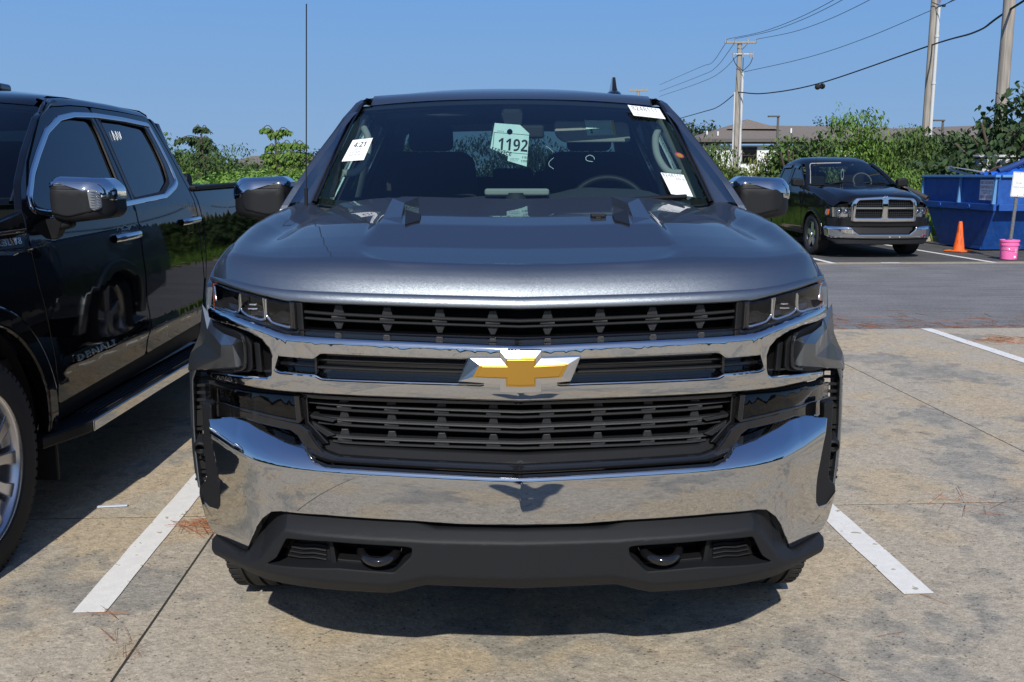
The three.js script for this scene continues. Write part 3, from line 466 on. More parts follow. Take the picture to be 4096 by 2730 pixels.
  const L = [[[0, 0.8435], [0.471, 0.854], [0.578, 0.858]], [[0, 0.8015], [0.472, 0.812], [0.574, 0.816]], [[0, 0.757], [0.474, 0.763], [0.534, 0.766]]];
  const lt = [0.072, 0.212, 0.349, 0.48];
  L.forEach((tab, i) => {
    part(low, 'grille_bar', [sweep(path(tab, -0.10), barSec(0.010, 0.055))], M.grille);
    const t2 = tab.map(([x, y]) => [x - (x > 0.5 ? 0.02 : 0), y - 0.016]);
    part(low, 'grille_bar', [sweep(path(t2, -0.10), barSec(0.007, 0.055))], M.grille);
    for (const x of [...lt, ...lt.map((v) => -v)]) { const y = interp(tab, Math.abs(x)); part(low, 'grille_tooth', [tooth(x, y + 0.004, y + 0.022, 0.014, 0.009, -0.107), tooth(x, y - 0.014, y - 0.004, 0.02, 0.02, -0.104)], M.grille); }
  });
  for (const q of [1, -1]) part(low, 'grille_frame', [front([[0.58, 0.884], [0.6, 0.884], [0.596, 0.80], [0.54, 0.742], [0.522, 0.748], [0.577, 0.806]].map(([x, y]) => [x * q, y]), -0.085, { d: 0.1, b: 0.004 })], M.gloss);
  part(low, 'grille_header', [front(symAll([[0, 0.877], [0.59, 0.886], [0.59, 0.874], [0, 0.868]]), -0.075, { d: 0.08, b: 0.003 })], M.gloss);
  for (const sx of [1, -1]) part(low, 'corner_vane', [front([[0.50 * sx, 0.815], [0.575 * sx, 0.823], [0.572 * sx, 0.815], [0.51 * sx, 0.807]], -0.09, { d: 0.03, b: 0.001 }), front([[0.505 * sx, 0.772], [0.57 * sx, 0.805], [0.565 * sx, 0.79], [0.528 * sx, 0.765]], -0.09, { d: 0.02, b: 0.001 })], M.grille);
  // tray under the lower grille, black surround
  const trayProf = (x, y) => -0.02 - 1.1 * Math.max(0, y - 0.712);
  part(truck, 'grille_tray', [front(symAll([[0, 0.708], [0.49, 0.720], [0.53, 0.73], [0.552, 0.752], [0.548, 0.768], [0.52, 0.752], [0.49, 0.742], [0, 0.731]]), -0.045, { d: 0.02, b: 0.003, max: 0.015, it: 18, prof: trayProf })], M.plastic);
  part(truck, 'grille_surround', [front(symAll([[0, 0.686], [0.41, 0.699], [0.522, 0.702], [0.557, 0.712], [0.585, 0.737], [0.605, 0.772], [0.625, 0.785], [0.78, 0.797], [0.945, 0.75], [0.95, 0.80], [0.84, 0.822], [0.73, 0.823], [0.60, 0.808], [0.57, 0.79], [0.552, 0.76], [0.53, 0.735], [0.49, 0.723], [0, 0.711]]), -0.052, { d: 0.03, b: 0.006, bs: 3, max: 0.03 })], M.gloss);

  // chrome bumper
  const bTop = [[0, 0.690], [0.407, 0.703], [0.517, 0.705], [0.55, 0.714], [0.575, 0.735], [0.595, 0.764], [0.606, 0.785], [0.64, 0.7875], [0.807, 0.793], [0.860, 0.784]];
  const yH = [[0, 0.675], [0.322, 0.686], [0.523, 0.690], [0.65, 0.690], [0.719, 0.692], [0.795, 0.703], [0.849, 0.719], [0.90, 0.733]];
  const bHalf = [...bTop, [0.897, 0.776], [0.891, 0.760], [0.882, 0.722], [0.875, 0.674], [0.870, 0.625], [0.868, 0.580], [0.869, 0.551], [0.872, 0.525], [0.882, 0.511], [0.913, 0.509], [0.942, 0.520], [0.951, 0.540], [0.949, 0.521], [0.939, 0.487], [0.929, 0.458], [0.905, 0.426], [0.853, 0.416], [0.80, 0.411], [0.785, 0.411], [0.775, 0.417], [0.763, 0.442], [0.737, 0.497], [0.714, 0.530], [0.683, 0.556], [0.655, 0.562], [0.527, 0.566], [0.285, 0.561], [0.167, 0.555], [0, 0.554]];
  const bumpG = (x, y) => {
    const h = interp(yH, x), d = y - h;
    if (d > 0) { const top = lerp(2.2, 0.95, sm(x, 0.45, 0.85)), rr = lerp(0.022, 0.05, sm(x, 0.45, 0.8)); const s1 = top * rr; return d < s1 ? -(d * d) / (2 * rr) : -(s1 * s1 / (2 * rr)) - (d - s1) * top; }
    return -0.012 * Math.pow(Math.min(0.12, -d) / 0.12, 2) - 0.05 * -d - 0.012 * Math.pow(clamp((0.46 - y) / 0.06, 0, 1), 2);
  };
  part(truck, 'chrome_bumper', [front(sym(bHalf), 0, { d: 0.03, b: 0.004, bs: 3, max: 0.014, it: 18, prof: bumpG, plan: FB })], M.chrome);

  // lower valance
  const vHalf = [[0, 0.540], [0.227, 0.540], [0.262, 0.548], [0.29, 0.556], [0.531, 0.560], [0.655, 0.557], [0.684, 0.546], [0.706, 0.528], [0.727, 0.496], [0.752, 0.448], [0.767, 0.420], [0.784, 0.408], [0.80, 0.405], [0.853, 0.412], [0.897, 0.421], [0.906, 0.410], [0.901, 0.390], [0.893, 0.373], [0.841, 0.367], [0.779, 0.362], [0.715, 0.352], [0.604, 0.352], [0.352, 0.354], [0.318, 0.362], [0.291, 0.371], [0.258, 0.381], [0, 0.376]];
  const hole = [[0.636, 0.497], [0.512, 0.501], [0.308, 0.497], [0.288, 0.494], [0.292, 0.470], [0.338, 0.424], [0.49, 0.428], [0.70, 0.412], [0.668, 0.436]];
  const valG = (x, y) => { const a = interp([[0, 0.513], [0.25, 0.513], [0.33, 0.516], [0.64, 0.520], [0.66, 0.50], [0.72, 0.42], [0.76, 0.40], [1, 0.39]], x), b = interp([[0, 0.412], [0.25, 0.415], [0.29, 0.405], [0.356, 0.388], [0.69, 0.391], [0.8, 0.386], [1, 0.38]], x); return 0.012 - 1.2 * ramp(y - a, 0.006) - 0.75 * ramp(b - y, 0.006); };
  part(truck, 'valance', [front(sym(vHalf), -0.006, { holes: [rounded(hole, 0.008), rounded(hole, 0.008).map(([x, y]) => [-x, y])], d: 0.07, b: 0.004, bs: 3, max: 0.012, it: 18, plan: FB, prof: valG })], M.plasticGrey);
  for (const sx of [1, -1]) {
    const F = (g) => (sx > 0 ? g : mirror(g));
    part(truck, 'bumper_pocket', [F(front([[0.28, 0.40], [0.72, 0.40], [0.72, 0.52], [0.28, 0.52]], -0.13, { d: 0.01, b: 0 })), F(front([[0.50, 0.415], [0.518, 0.415], [0.522, 0.5], [0.512, 0.5]], -0.035, { d: 0.1, b: 0.003 })), F(front([[0.5, 0.424], [0.34, 0.423], [0.33, 0.432], [0.5, 0.436]], -0.04, { d: 0.09, b: 0.003 })), F(front([[0.3, 0.426], [0.7, 0.412], [0.7, 0.42], [0.3, 0.434]], -0.06, { d: 0.05, b: 0.002 }))], M.plastic);
    part(truck, 'louver_panel', [F(front(rounded([[0.52, 0.418], [0.66, 0.418], [0.645, 0.455], [0.625, 0.49], [0.522, 0.492]], 0.006), -0.055, { d: 0.03, b: 0.004 })), ...[0, 1, 2, 3, 4].map((i) => F(sweep([0, 0.33, 0.66, 1].map((t) => { const x = lerp(0.532, 0.645 - i * 0.006, t); return [x, 0.428 + i * 0.0128 + 0.003 * Math.sin(t * 6), FZ(x) - 0.048]; }), [[0.004, -0.02], [0.003, 0.002], [0, 0.004], [-0.004, -0.004], [-0.004, -0.02]])))], M.plastic);
    const hx = 0.383; const tx = tube([[hx - 0.04, 0.478, -0.14], [hx - 0.05, 0.468, -0.05], [hx - 0.035, 0.462, 0.0], [hx, 0.458, 0.02], [hx + 0.035, 0.462, 0.0], [hx + 0.05, 0.468, -0.05], [hx + 0.04, 0.478, -0.14]].map(([x, y, z]) => [x, y, z + FZ(x)]), 0.013, 10, 40, false);
    part(truck, 'tow_hook', [F(tx)], M.gloss);
    // lamp in the lower grille corner
    const lp = [[0.955, 0.846], [0.81, 0.874], [0.659, 0.881], [0.603, 0.881], [0.596, 0.816], [0.604, 0.809], [0.653, 0.815], [0.732, 0.822], [0.844, 0.820], [0.952, 0.798]];
    const lampT = part(truck, 'lower_lamp', [F(front(lp, -0.10, { d: 0.02, b: 0, max: 0.03 }))], M.dark);
    part(lampT, 'lamp_reflector', [F(front(rounded([[0.90, 0.848], [0.80, 0.862], [0.63, 0.868], [0.63, 0.85], [0.80, 0.845], [0.90, 0.834]], 0.006), -0.075, { d: 0.02, b: 0.006, bs: 3 })), F(front([[0.90, 0.828], [0.64, 0.842], [0.64, 0.825], [0.84, 0.823]], -0.08, { d: 0.015, b: 0.003 }))], M.lampDark);
    part(lampT, 'lamp_lens', [F(front(rounded(lp, 0.008), -0.056, { d: 0.012, b: 0.003, bs: 2, max: 0.03, prof: (x, y) => -0.3 * Math.pow(Math.max(0, y - 0.86), 1) }))], M.smoke);
    part(lampT, 'lamp_bezel', [F(front([[0.596, 0.882], [0.612, 0.882], [0.606, 0.81], [0.59, 0.816]], -0.05, { d: 0.05, b: 0.003 })), F(front([[0.59, 0.816], [0.60, 0.808], [0.653, 0.813], [0.732, 0.820], [0.844, 0.818], [0.952, 0.797], [0.952, 0.803], [0.844, 0.824], [0.732, 0.827], [0.653, 0.821], [0.60, 0.816]], -0.05, { d: 0.04, b: 0.002 }))], M.gloss);

    // headlight
    const hl = [[0.61, 1.131], [0.637, 1.133], [0.678, 1.139], [0.729, 1.147], [0.786, 1.154], [0.845, 1.161], [0.905, 1.163], [0.925, 1.15], [0.928, 1.09], [0.912, 1.083], [0.85, 1.084], [0.79, 1.081], [0.704, 1.068], [0.658, 1.063], [0.612, 1.060]];
    const hd = part(truck, 'headlight', [F(front(hl, -0.17, { d: 0.02, b: 0, max: 0.04 }))], M.dark);
    const cells = [[[0.885, 1.152], [0.882, 1.125], [0.877, 1.108], [0.860, 1.098], [0.843, 1.094], [0.801, 1.090], [0.785, 1.095], [0.781, 1.11], [0.780, 1.14]], [[0.7775, 1.145], [0.776, 1.102], [0.768, 1.094], [0.753, 1.087], [0.713, 1.079], [0.698, 1.083], [0.697, 1.10], [0.700, 1.14]], [[0.6935, 1.138], [0.693, 1.095], [0.688, 1.087], [0.676, 1.076], [0.66, 1.071], [0.627, 1.065], [0.621, 1.067]]];
    for (const c of cells) part(hd, 'chrome_trim', [F(tube(c.map(([x, y]) => [x, y, FZ(x) - 0.088]), 0.0045, 6, 40, false, 0.2))], M.lampSilver);
    const refl = [[0.83, 1.096, 0.042], [0.735, 1.09, 0.034], [0.65, 1.075, 0.03]];
    for (const [x, y, w] of refl) {
      part(hd, 'lamp_reflector', [F(grid(Array.from({ length: 7 }, (_, j) => Array.from({ length: 13 }, (_, i) => { const a = lerp(0.1, 0.9, i / 12) * Math.PI, t = j / 6; return [x - Math.cos(a) * w * (0.45 + 0.6 * t), y + 0.028 + 0.045 * (1 - 2 * Math.abs(i / 12 - 0.5)) * (1 - t) * 0.2 - Math.sin(a) * 0.03 * (0.3 + 0.7 * t), FZ(x) - 0.155 + 0.06 * t]; }))))], M.lampDark);
      part(hd, 'lamp_shelf', [F(front([[x - w, y - 0.004], [x + w, y + 0.002], [x + w * 0.8, y + 0.016], [x - w * 0.8, y + 0.012]], -0.10, { d: 0.02, b: 0.003, prof: (a, b) => -1.2 * (b - y) }))], M.lampDark);
    }
    part(hd, 'lamp_bulb', [F(box(0.022, 0.005, 0.02, 0.74, 1.117, FZ(0.74) - 0.11, 0.002)), F(box(0.028, 0.005, 0.02, 0.741, 1.105, FZ(0.741) - 0.11, 0.002))], M.lampSilver);
    part(hd, 'side_marker', [F(front([[0.893, 1.155], [0.901, 1.155], [0.902, 1.095], [0.895, 1.09]], -0.095, { d: 0.015, b: 0.002 }))], M.amber);
    part(hd, 'headlight_lens', [F(front(hl, -0.073, { d: 0.01, b: 0.003, bs: 2, max: 0.03 }))], M.clear);
    part(hd, 'headlight_shelf', [F(front([[0.60, 1.052], [0.633, 1.053], [0.682, 1.066], [0.738, 1.079], [0.811, 1.09], [0.91, 1.094], [0.92, 1.084], [0.85, 1.087], [0.79, 1.084], [0.704, 1.071], [0.658, 1.066], [0.605, 1.063]], -0.085, { d: 0.04, b: 0.004, prof: (x, y) => -1.2 * Math.max(0, y - (interp(barTop, x) + 0.002)) }))], M.gloss);
    part(hd, 'headlight_bezel', [F(front([[0.606, 1.133], [0.622, 1.134], [0.622, 1.062], [0.604, 1.060]], -0.078, { d: 0.06, b: 0.004 }))], M.gloss);

    // black air-curtain recess beside the chrome bar
    const cut = part(truck, 'air_curtain', [F(front(rounded([[0.93, 1.06], [0.79, 1.06], [0.72, 1.045], [0.69, 1.02], [0.668, 0.985], [0.668, 0.945], [0.69, 0.915], [0.74, 0.905], [0.97, 0.86], [0.985, 0.95]], 0.01), -0.12, { d: 0.02, b: 0.002 }))], M.gloss);
    part(cut, 'curtain_step', [F(front(rounded([[0.905, 1.052], [0.80, 1.043], [0.755, 1.026], [0.742, 1.008], [0.742, 0.94], [0.755, 0.928], [0.96, 0.884], [0.97, 0.97]], 0.008), -0.075, { d: 0.06, b: 0.005, bs: 2 })), F(front(rounded([[0.74, 1.012], [0.72, 1.012], [0.716, 0.93], [0.735, 0.93]], 0.004), -0.09, { d: 0.03, b: 0.004 }))], M.plastic);
    part(cut, 'curtain_rib', [F(tube([[0.775, 1.036, 0], [0.763, 1.02, 0], [0.762, 0.955, 0], [0.772, 0.938, 0], [0.80, 0.93, 0]].map(([x, y]) => [x, y, FZ(x) - 0.063]), 0.006, 6, 24))], M.gloss);

    // painted front end of the fender
    const q = (x, y, o) => [x, y, FZ(x) + o];
    const fv = [q(0.948, 1.09, -0.06), q(0.962, 1.001, -0.05), q(0.984, 0.965, -0.045), q(1.012, 0.93, -0.04), q(1.022, 0.912, -0.04), // 0-4 outer edge
      q(0.915, 1.055, -0.085), q(0.887, 1.037, -0.06), q(0.832, 1.030, -0.045), q(0.786, 1.024, -0.052), // 5-8 top inner edge
      q(0.924, 1.020, -0.055), q(0.873, 1.013, -0.038), q(0.836, 1.002, -0.018), q(0.793, 1.010, -0.024), // 9-12 facet
      q(0.791, 0.944, -0.042), q(0.976, 0.887, -0.036), q(0.972, 0.915, -0.026), q(0.845, 0.962, -0.030), q(0.958, 0.966, -0.062), // 13-17
      q(0.774, 1.015, -0.07), q(0.772, 0.945, -0.07), q(0.786, 0.937, -0.06), q(0.99, 0.879, -0.05), q(1.03, 0.87, -0.035), q(1.004, 0.905, -0.030)];
    const ff = poly(fv, [[0, 9, 5], [5, 9, 6], [6, 9, 10, 7], [7, 10, 11], [7, 11, 12, 8], [9, 0, 1, 17], [9, 17, 16, 10], [10, 16, 11], [11, 16, 13, 12], [16, 15, 14, 13], [17, 1, 2], [17, 2, 3, 23], [17, 23, 15, 16], [8, 12, 18], [12, 13, 19, 18], [13, 20, 19], [13, 14, 21, 20], [15, 23, 14], [23, 22, 14], [14, 22, 21], [3, 4, 23], [4, 22, 23]]);
    const fend = part(truck, 'fender_nose', [F(ff)], M.paint);
    fend.geometry = toCreasedNormals(fend.geometry, 0.35);
    // slim arch edge running down from the fender
    const fl = [[[1.03, 0.87], [0.985, 0.882]], [[1.034, 0.80], [1.006, 0.845]], [[1.04, 0.70], [1.013, 0.70]], [[1.04, 0.61], [1.012, 0.61]], [[1.033, 0.545], [1.006, 0.55]], [[1.018, 0.495], [1.0, 0.50]]];
    const fz = (x, o) => FZ(x) - 0.04 + o;
    part(truck, 'wheel_arch_edge', [F(grid(fl.map(([a, b]) => [[b[0], b[1], fz(b[0], -0.05)], [b[0], b[1], fz(b[0], -0.005)], [b[0] + 0.004, b[1], fz(b[0], 0.0)], [(a[0] + b[0]) / 2, (a[1] + b[1]) / 2, fz((a[0] + b[0]) / 2, 0.002)], [a[0] - 0.003, a[1], fz(a[0], 0)], [a[0], a[1], fz(a[0], -0.02)], [a[0] + 0.004, a[1], fz(a[0], -0.14)]]), false))], M.paint);
    // open ladder vent between bumper end and arch
    for (let i = 0; i < 16; i++) { const y = 0.868 - i * 0.0235, h = i === 6 || i === 7 || i === 13 ? 0.026 : 0.009; part(truck, 'vent_rung', [F(box(0.085, h, 0.012, 0.985, y, -0.56, 0.002))], M.dark); }
    part(truck, 'vent_rail', [F(box(0.02, 0.38, 0.014, 0.957, 0.69, -0.565, 0.002))], M.dark); part(truck, 'vent_rail', [F(box(0.016, 0.38, 0.014, 1.016, 0.69, -0.575, 0.002))], M.dark);
    // bumper end piece
    const ins = [[0.925, 0.82], [0.885, 0.82], [0.889, 0.762], [0.878, 0.722], [0.870, 0.674], [0.864, 0.60], [0.863, 0.54], [0.867, 0.515], [0.878, 0.503], [0.913, 0.502], [0.945, 0.512], [0.954, 0.54], [0.951, 0.556], [0.943, 0.563], [0.919, 0.585], [0.922, 0.613], [0.925, 0.69], [0.923, 0.768]];
    part(truck, 'bumper_end', [F(front(rounded(ins, 0.008, 3), -0.006, { d: 0.05, b: 0.006, bs: 3, max: 0.02, plan: FB, prof: (x, y) => -0.02 + 0.018 * sm(y, 0.52, 0.46) }))], M.plastic);
    part(truck, 'bumper_sensor', [F(clean(new THREE.LatheGeometry([[0.022, -0.04], [0.024, 0.0], [0.02, 0.012], [0.014, 0.012], [0.012, -0.01], [0, -0.012]].map(V2), 20).rotateX(Math.PI / 2 + 0.35).translate(0.985, 0.638, -0.50)))], M.plastic);
    part(truck, 'bumper_inner', [F(grid([[0.79, 0.72], [0.5, 0.56]].map(([y0]) => [[0.90, y0, -0.38], [0.945, y0, -0.55], [0.95, y0, -0.6]])))], M.dark);
    part(truck, 'fender_inner', [F(grid([1.13, 0.5].map((y) => [[0.6, y, -0.34], [0.86, y, -0.45], [0.915, y, -0.56]])))], M.dark);
    doorMirror(truck, sx, 0.985, 1.365, -1.90, null);
  }
  // antenna mast and shark fin
  part(truck, 'antenna_mast', [tube([[-0.835, 1.30, -1.52], [-0.832, 1.42, -1.52]], 0.007, 8), tube([[-0.832, 1.40, -1.52], [-0.808, 2.13, -1.53]], 0.0024, 8, 8)], M.plastic);
  part(truck, 'shark_fin', [toCreasedNormals(poly([[-0.024, 0, 0.09], [0.024, 0, 0.09], [0.026, 0, -0.1], [-0.026, 0, -0.1], [-0.013, 0.055, 0.03], [0.013, 0.055, 0.03], [-0.008, 0.118, -0.005], [0.008, 0.118, -0.005], [0.008, 0.112, -0.06], [-0.008, 0.112, -0.06]].map(([x, y, z]) => [x + 0.596, y + 1.908, z - 3.32]), [[0, 1, 5, 4], [4, 5, 7, 6], [6, 7, 8, 9], [1, 2, 8, 5], [5, 8, 7], [3, 0, 4, 9], [4, 6, 9], [2, 3, 9, 8]]), 0.7), (() => { const g = new THREE.SphereGeometry(1, 24, 14); g.scale(0.046, 0.034, 0.115); return clean(g.translate(0.594, 1.918, -3.31)); })()], M.gloss);
}
// ---------- cabin of the grey pickup, seen through the windshield ----------
{
  const seatShape = (w) => rounded([[-w, 0], [w, 0], [w * 1.04, 0.3], [w * 0.92, 0.56], [w * 0.72, 0.60], [-w * 0.72, 0.60], [-w * 0.92, 0.56], [-w * 1.04, 0.3]], 0.06, 4);
  for (const x of [-0.44, 0.435]) {
    const b = plate(seatShape(0.265), { d: 0.16, b: 0.05, bs: 4, back: true }); b.rotateX(-0.2).translate(x, 1.02, -2.78);
    const seat = part(truck, 'seat', [b, box(0.52, 0.16, 0.55, x, 1.0, -2.5, 0.05)], M.seat);
    const h = plate(rounded([[-0.12, 0], [0.12, 0], [0.115, 0.13], [0.08, 0.17], [-0.08, 0.17], [-0.115, 0.13]], 0.04, 4), { d: 0.12, b: 0.04, bs: 4, back: true }); h.translate(x * 0.97, 1.60, -2.86);
    part(seat, 'headrest', [h], M.seat); part(seat, 'headrest_post', [cyl(0.006, 0.006, 0.1, x - 0.05, 1.60, -2.92, 8)], M.chromeSatin); part(seat, 'headrest_post', [cyl(0.006, 0.006, 0.1, x + 0.05, 1.60, -2.92, 8)], M.chromeSatin);
  }
  const bench = part(truck, 'rear_bench', [box(1.45, 0.55, 0.16, 0, 1.19, -3.66, 0.06)], M.seat);
  for (const [x, w] of [[-0.48, 0.26], [0.02, 0.25], [0.21, 0.12], [0.48, 0.26]]) part(bench, 'headrest', [box(w, 0.11, 0.1, x, x > 0.15 && x < 0.3 ? 1.445 : 1.46, -3.64, 0.035)], M.seat);
  // dashboard with the centre pod and the cowl over the instruments
  const D = (x) => 1.335 + 0.052 * Math.exp(-Math.pow((x - 0.44) / 0.22, 4)) + 0.03 * Math.exp(-Math.pow(x / 0.3, 4));
  const xs = Array.from({ length: 41 }, (_, i) => -0.84 + i * 0.042);
  part(truck, 'dashboard', [grid([[-1.5, -0.02], [-1.65, 0.01], [-1.78, 0.03], [-1.86, 0.03], [-1.90, 0.0], [-1.92, -0.2]].map(([z, dy]) => xs.map((x) => [x, D(x) + dy * (0.6 + 0.4 * Math.exp(-Math.pow((x - 0.44) / 0.3, 4))) - 0.012 * x * x, z - 0.05 * x * x])))], M.dash);
  part(truck, 'dash_speaker', [box(0.27, 0.028, 0.12, 0.015, 1.402, -1.72, 0.01)], M.trimLight); part(truck, 'dash_sensor', [cyl(0.03, 0.045, 0.03, 0.01, 1.385, -1.62, 20)], M.trimDark);
  part(truck, 'dash_trim', [tube([[-0.34, 1.367, -1.58], [0, 1.372, -1.56], [0.36, 1.368, -1.58]], 0.0035, 6)], M.trimLight);
  const wheelG = new THREE.TorusGeometry(0.19, 0.017, 12, 60); wheelG.applyMatrix4(new THREE.Matrix4().makeRotationX(-0.42).setPosition(0.45, 1.285, -2.14));
  const sw = part(truck, 'steering_wheel', [clean(wheelG)], M.plasticGrey); part(sw, 'steering_hub', [box(0.16, 0.13, 0.06, 0.45, 1.27, -2.10, 0.03, [-0.42, 0, 0]), box(0.34, 0.035, 0.03, 0.45, 1.275, -2.12, 0.01, [-0.42, 0, 0])], M.trimDark);
  // mirror, camera housing, sun visors
  part(truck, 'camera_housing', [box(0.10, 0.10, 0.12, 0.0, 1.765, -2.31, 0.02), poly([[-0.05, 1.76, -2.24], [0.05, 1.76, -2.24], [0.042, 1.70, -2.11], [-0.034, 1.70, -2.11], [-0.04, 1.72, -2.28], [0.045, 1.72, -2.28]], [[0, 3, 2, 1], [3, 4, 5, 2], [0, 4, 3], [1, 2, 5]])], M.trimDark);
  part(truck, 'rear_view_mirror', [box(0.245, 0.062, 0.03, 0.028, 1.672, -2.22, 0.02)], M.trimDark);
  const visor = part(truck, 'sun_visor', [plate(rounded([[0.205, 1.735], [0.57, 1.728], [0.588, 1.632], [0.255, 1.63], [0.215, 1.662]], 0.025, 4), { d: 0.022, b: 0.008, bs: 3, back: true }).translate(0, 0, -2.44)], M.trimLight);
  const vt = textTex(256, 224, (c, w, h) => { c.fillStyle = '#c9e6df'; c.fillRect(0, 0, w, h); c.fillStyle = '#e3c21f'; c.fillRect(w - 26, 0, 26, h); c.fillStyle = '#2b3a3a'; c.save(); c.translate(w, h); c.rotate(Math.PI); c.font = 'bold 15px sans-serif'; c.fillText('EVEN WITH ADVANCED AIR BAGS', 30, 20, 200); c.font = '13px sans-serif'; ['Children can be killed or seriously injured', 'by the air bag', 'The back seat is the safest place', 'Never put a rear-facing child seat in front', 'Always use seat belts and restraints'].forEach((s, i) => c.fillText(s, 30, 44 + i * 20, 170)); c.fillRect(200, 30, 22, 30); c.fillRect(200, 66, 22, 30); c.restore(); });
  part(visor, 'visor_label', [grid([[[0.371, 1.664, -2.436], [0.513, 1.666, -2.436]], [[0.357, 1.737, -2.436], [0.499, 1.736, -2.436]]])], S({ map: vt, roughness: 0.8 }), 'pale visor label with a yellow edge');
  part(truck, 'sun_visor', [plate(rounded([[-0.60, 1.77], [-0.18, 1.785], [-0.18, 1.755], [-0.60, 1.735]], 0.01, 3), { d: 0.16, b: 0.01, bs: 2, back: true }).translate(0, 0, -2.36)], M.trimDark);
  // pale pillar covers with grab handles, door inner panels
  for (const sx of [1, -1]) {
    const F = (g) => (sx > 0 ? g : mirror(g));
    part(truck, 'pillar_cover', [F(grid([[[0.842, 1.37, -1.86], [0.80, 1.52, -2.02], [0.745, 1.70, -2.25], [0.72, 1.765, -2.36]], [[0.80, 1.375, -1.92], [0.762, 1.52, -2.09], [0.705, 1.695, -2.32], [0.69, 1.755, -2.42]], [[0.80, 1.375, -2.0], [0.775, 1.52, -2.17], [0.715, 1.695, -2.40], [0.70, 1.75, -2.5]]]))], M.trimLight);
    part(truck, 'grab_handle', [F(tube([[0.70, 1.69, -2.30], [0.672, 1.64, -2.22], [0.665, 1.56, -2.10], [0.70, 1.49, -2.02], [0.76, 1.48, -2.0]], 0.017, 8, 30))], M.trimLight);
    part(truck, 'door_card', [F(grid([[[0.90, 1.30, -1.75], [0.90, 1.30, -3.6]], [[0.86, 1.33, -1.8], [0.86, 1.33, -3.6]], [[0.84, 1.2, -1.8], [0.84, 1.2, -3.6]], [[0.88, 0.75, -1.75], [0.88, 0.75, -3.6]]]))], M.trimDark);
    part(truck, 'pillar_cover', [F(grid([[[0.80, 1.36, -2.62], [0.77, 1.5, -2.66], [0.705, 1.73, -2.76]], [[0.775, 1.36, -2.66], [0.74, 1.5, -2.70], [0.68, 1.73, -2.80]], [[0.80, 1.36, -2.75], [0.76, 1.5, -2.78], [0.70, 1.73, -2.86]]]))], M.trimLight);
  }
  // papers stuck on the windshield
  const quad = (tl, tr, br, bl, n = 4) => grid(Array.from({ length: n + 1 }, (_, j) => Array.from({ length: n + 1 }, (_, i) => { const u = i / n, v = j / n; return [0, 1, 2].map((q) => lerp(lerp(bl[q], br[q], u), lerp(tl[q], tr[q], u), v) + [0, 0.014, 0.028][q]); })));
  const sheet = (w, h, draw) => S({ map: textTex(w, h, (c) => { c.fillStyle = '#eef0ee'; c.fillRect(0, 0, w, h); c.fillStyle = '#1c1c1e'; draw(c); }), roughness: 0.75 });
  const bars = (c, x, y, w, h) => { const r = rng(w); for (let q = 0; q < w; q += 4) if (r() > 0.4) c.fillRect(x + q, y, 1 + r() * 2.5, h); };
  part(truck, 'paper_sticker', [quad([-0.716, 1.613, -2.062], [-0.622, 1.622, -2.03], [-0.645, 1.523, -1.885], [-0.748, 1.517, -1.93])], sheet(512, 512, (c) => { c.font = '44px sans-serif'; c.fillText('Sale 2026 30', 140, 50); c.font = 'bold 165px sans-serif'; c.fillText('4:21', 100, 190); c.font = '70px sans-serif'; c.fillText('2019', 170, 262); c.fillText('X57,526', 90, 332); c.globalAlpha = 0.5; bars(c, 60, 350, 390, 50); c.font = '40px sans-serif'; c.fillText('DLR', 40, 490); }), 'white sticker reading 4:21');
  part(truck, 'paper_sticker', [quad([0.543, 1.783, -2.28], [0.697, 1.768, -2.312], [0.716, 1.716, -2.236], [0.562, 1.730, -2.198])], sheet(640, 256, (c) => { c.font = '138px sans-serif'; c.fillText('8248111', 50, 112, 560); c.font = '24px sans-serif'; c.fillText('5GT 3Z8GK1', 50, 142); c.font = '50px sans-serif'; c.fillText('DLR', 50, 190); c.globalAlpha = 0.6; bars(c, 60, 204, 250, 34); c.font = '20px sans-serif'; for (let i = 0; i < 4; i++) c.fillText('auction lot 2019', 440, 160 + i * 24); }), 'white sticker 8248111 high in the corner');
  part(truck, 'paper_sticker', [quad([0.626, 1.469, -1.780], [0.732, 1.459, -1.826], [0.752, 1.369, -1.70], [0.652, 1.381, -1.655])], sheet(448, 512, (c) => { c.font = '100px sans-serif'; c.fillText('8248111', 14, 82, 420); c.font = '44px sans-serif'; c.fillText('DLR', 30, 126); c.globalAlpha = 0.55; bars(c, 250, 90, 180, 60); c.font = '30px sans-serif'; c.fillText('6/29/2023', 130, 180); c.font = '22px sans-serif'; ['2019 pickup crew cab', 'VIN 3GCUYDED6KG', 'LANE 4  RUN 21', 'UNIT 1192'].forEach((s, i) => c.fillText(s, 40, 220 + i * 32)); }), 'taller white sticker 8248111 at the glass foot');
  const dotG = (r0, r1, z) => { const g = new THREE.RingGeometry(r0, r1, 28); g.rotateX(-0.95); g.rotateY(0.5); g.translate(0.745, 1.560, -1.993 + z); return clean(g); };
  part(truck, 'round_sticker', [dotG(0.014, 0.022, 0.012)], S({ color: C(0.9, 0.08, 0.2), roughness: 0.7 })); part(truck, 'round_sticker', [dotG(0, 0.0142, 0.013)], S({ color: C(0.95, 0.42, 0.06), roughness: 0.7 }));
  const white = S({ color: C(0.8, 0.85, 0.86), roughness: 0.9 });
  part(truck, 'chalk_mark', [tube([[0.337, 1.528, -1.765], [0.313, 1.533, -1.77], [0.31, 1.546, -1.79], [0.327, 1.556, -1.81], [0.343, 1.549, -1.80], [0.346, 1.538, -1.78]].map(([x, y, z]) => [x, y, z + 0.014]), 0.0013, 5)], white);
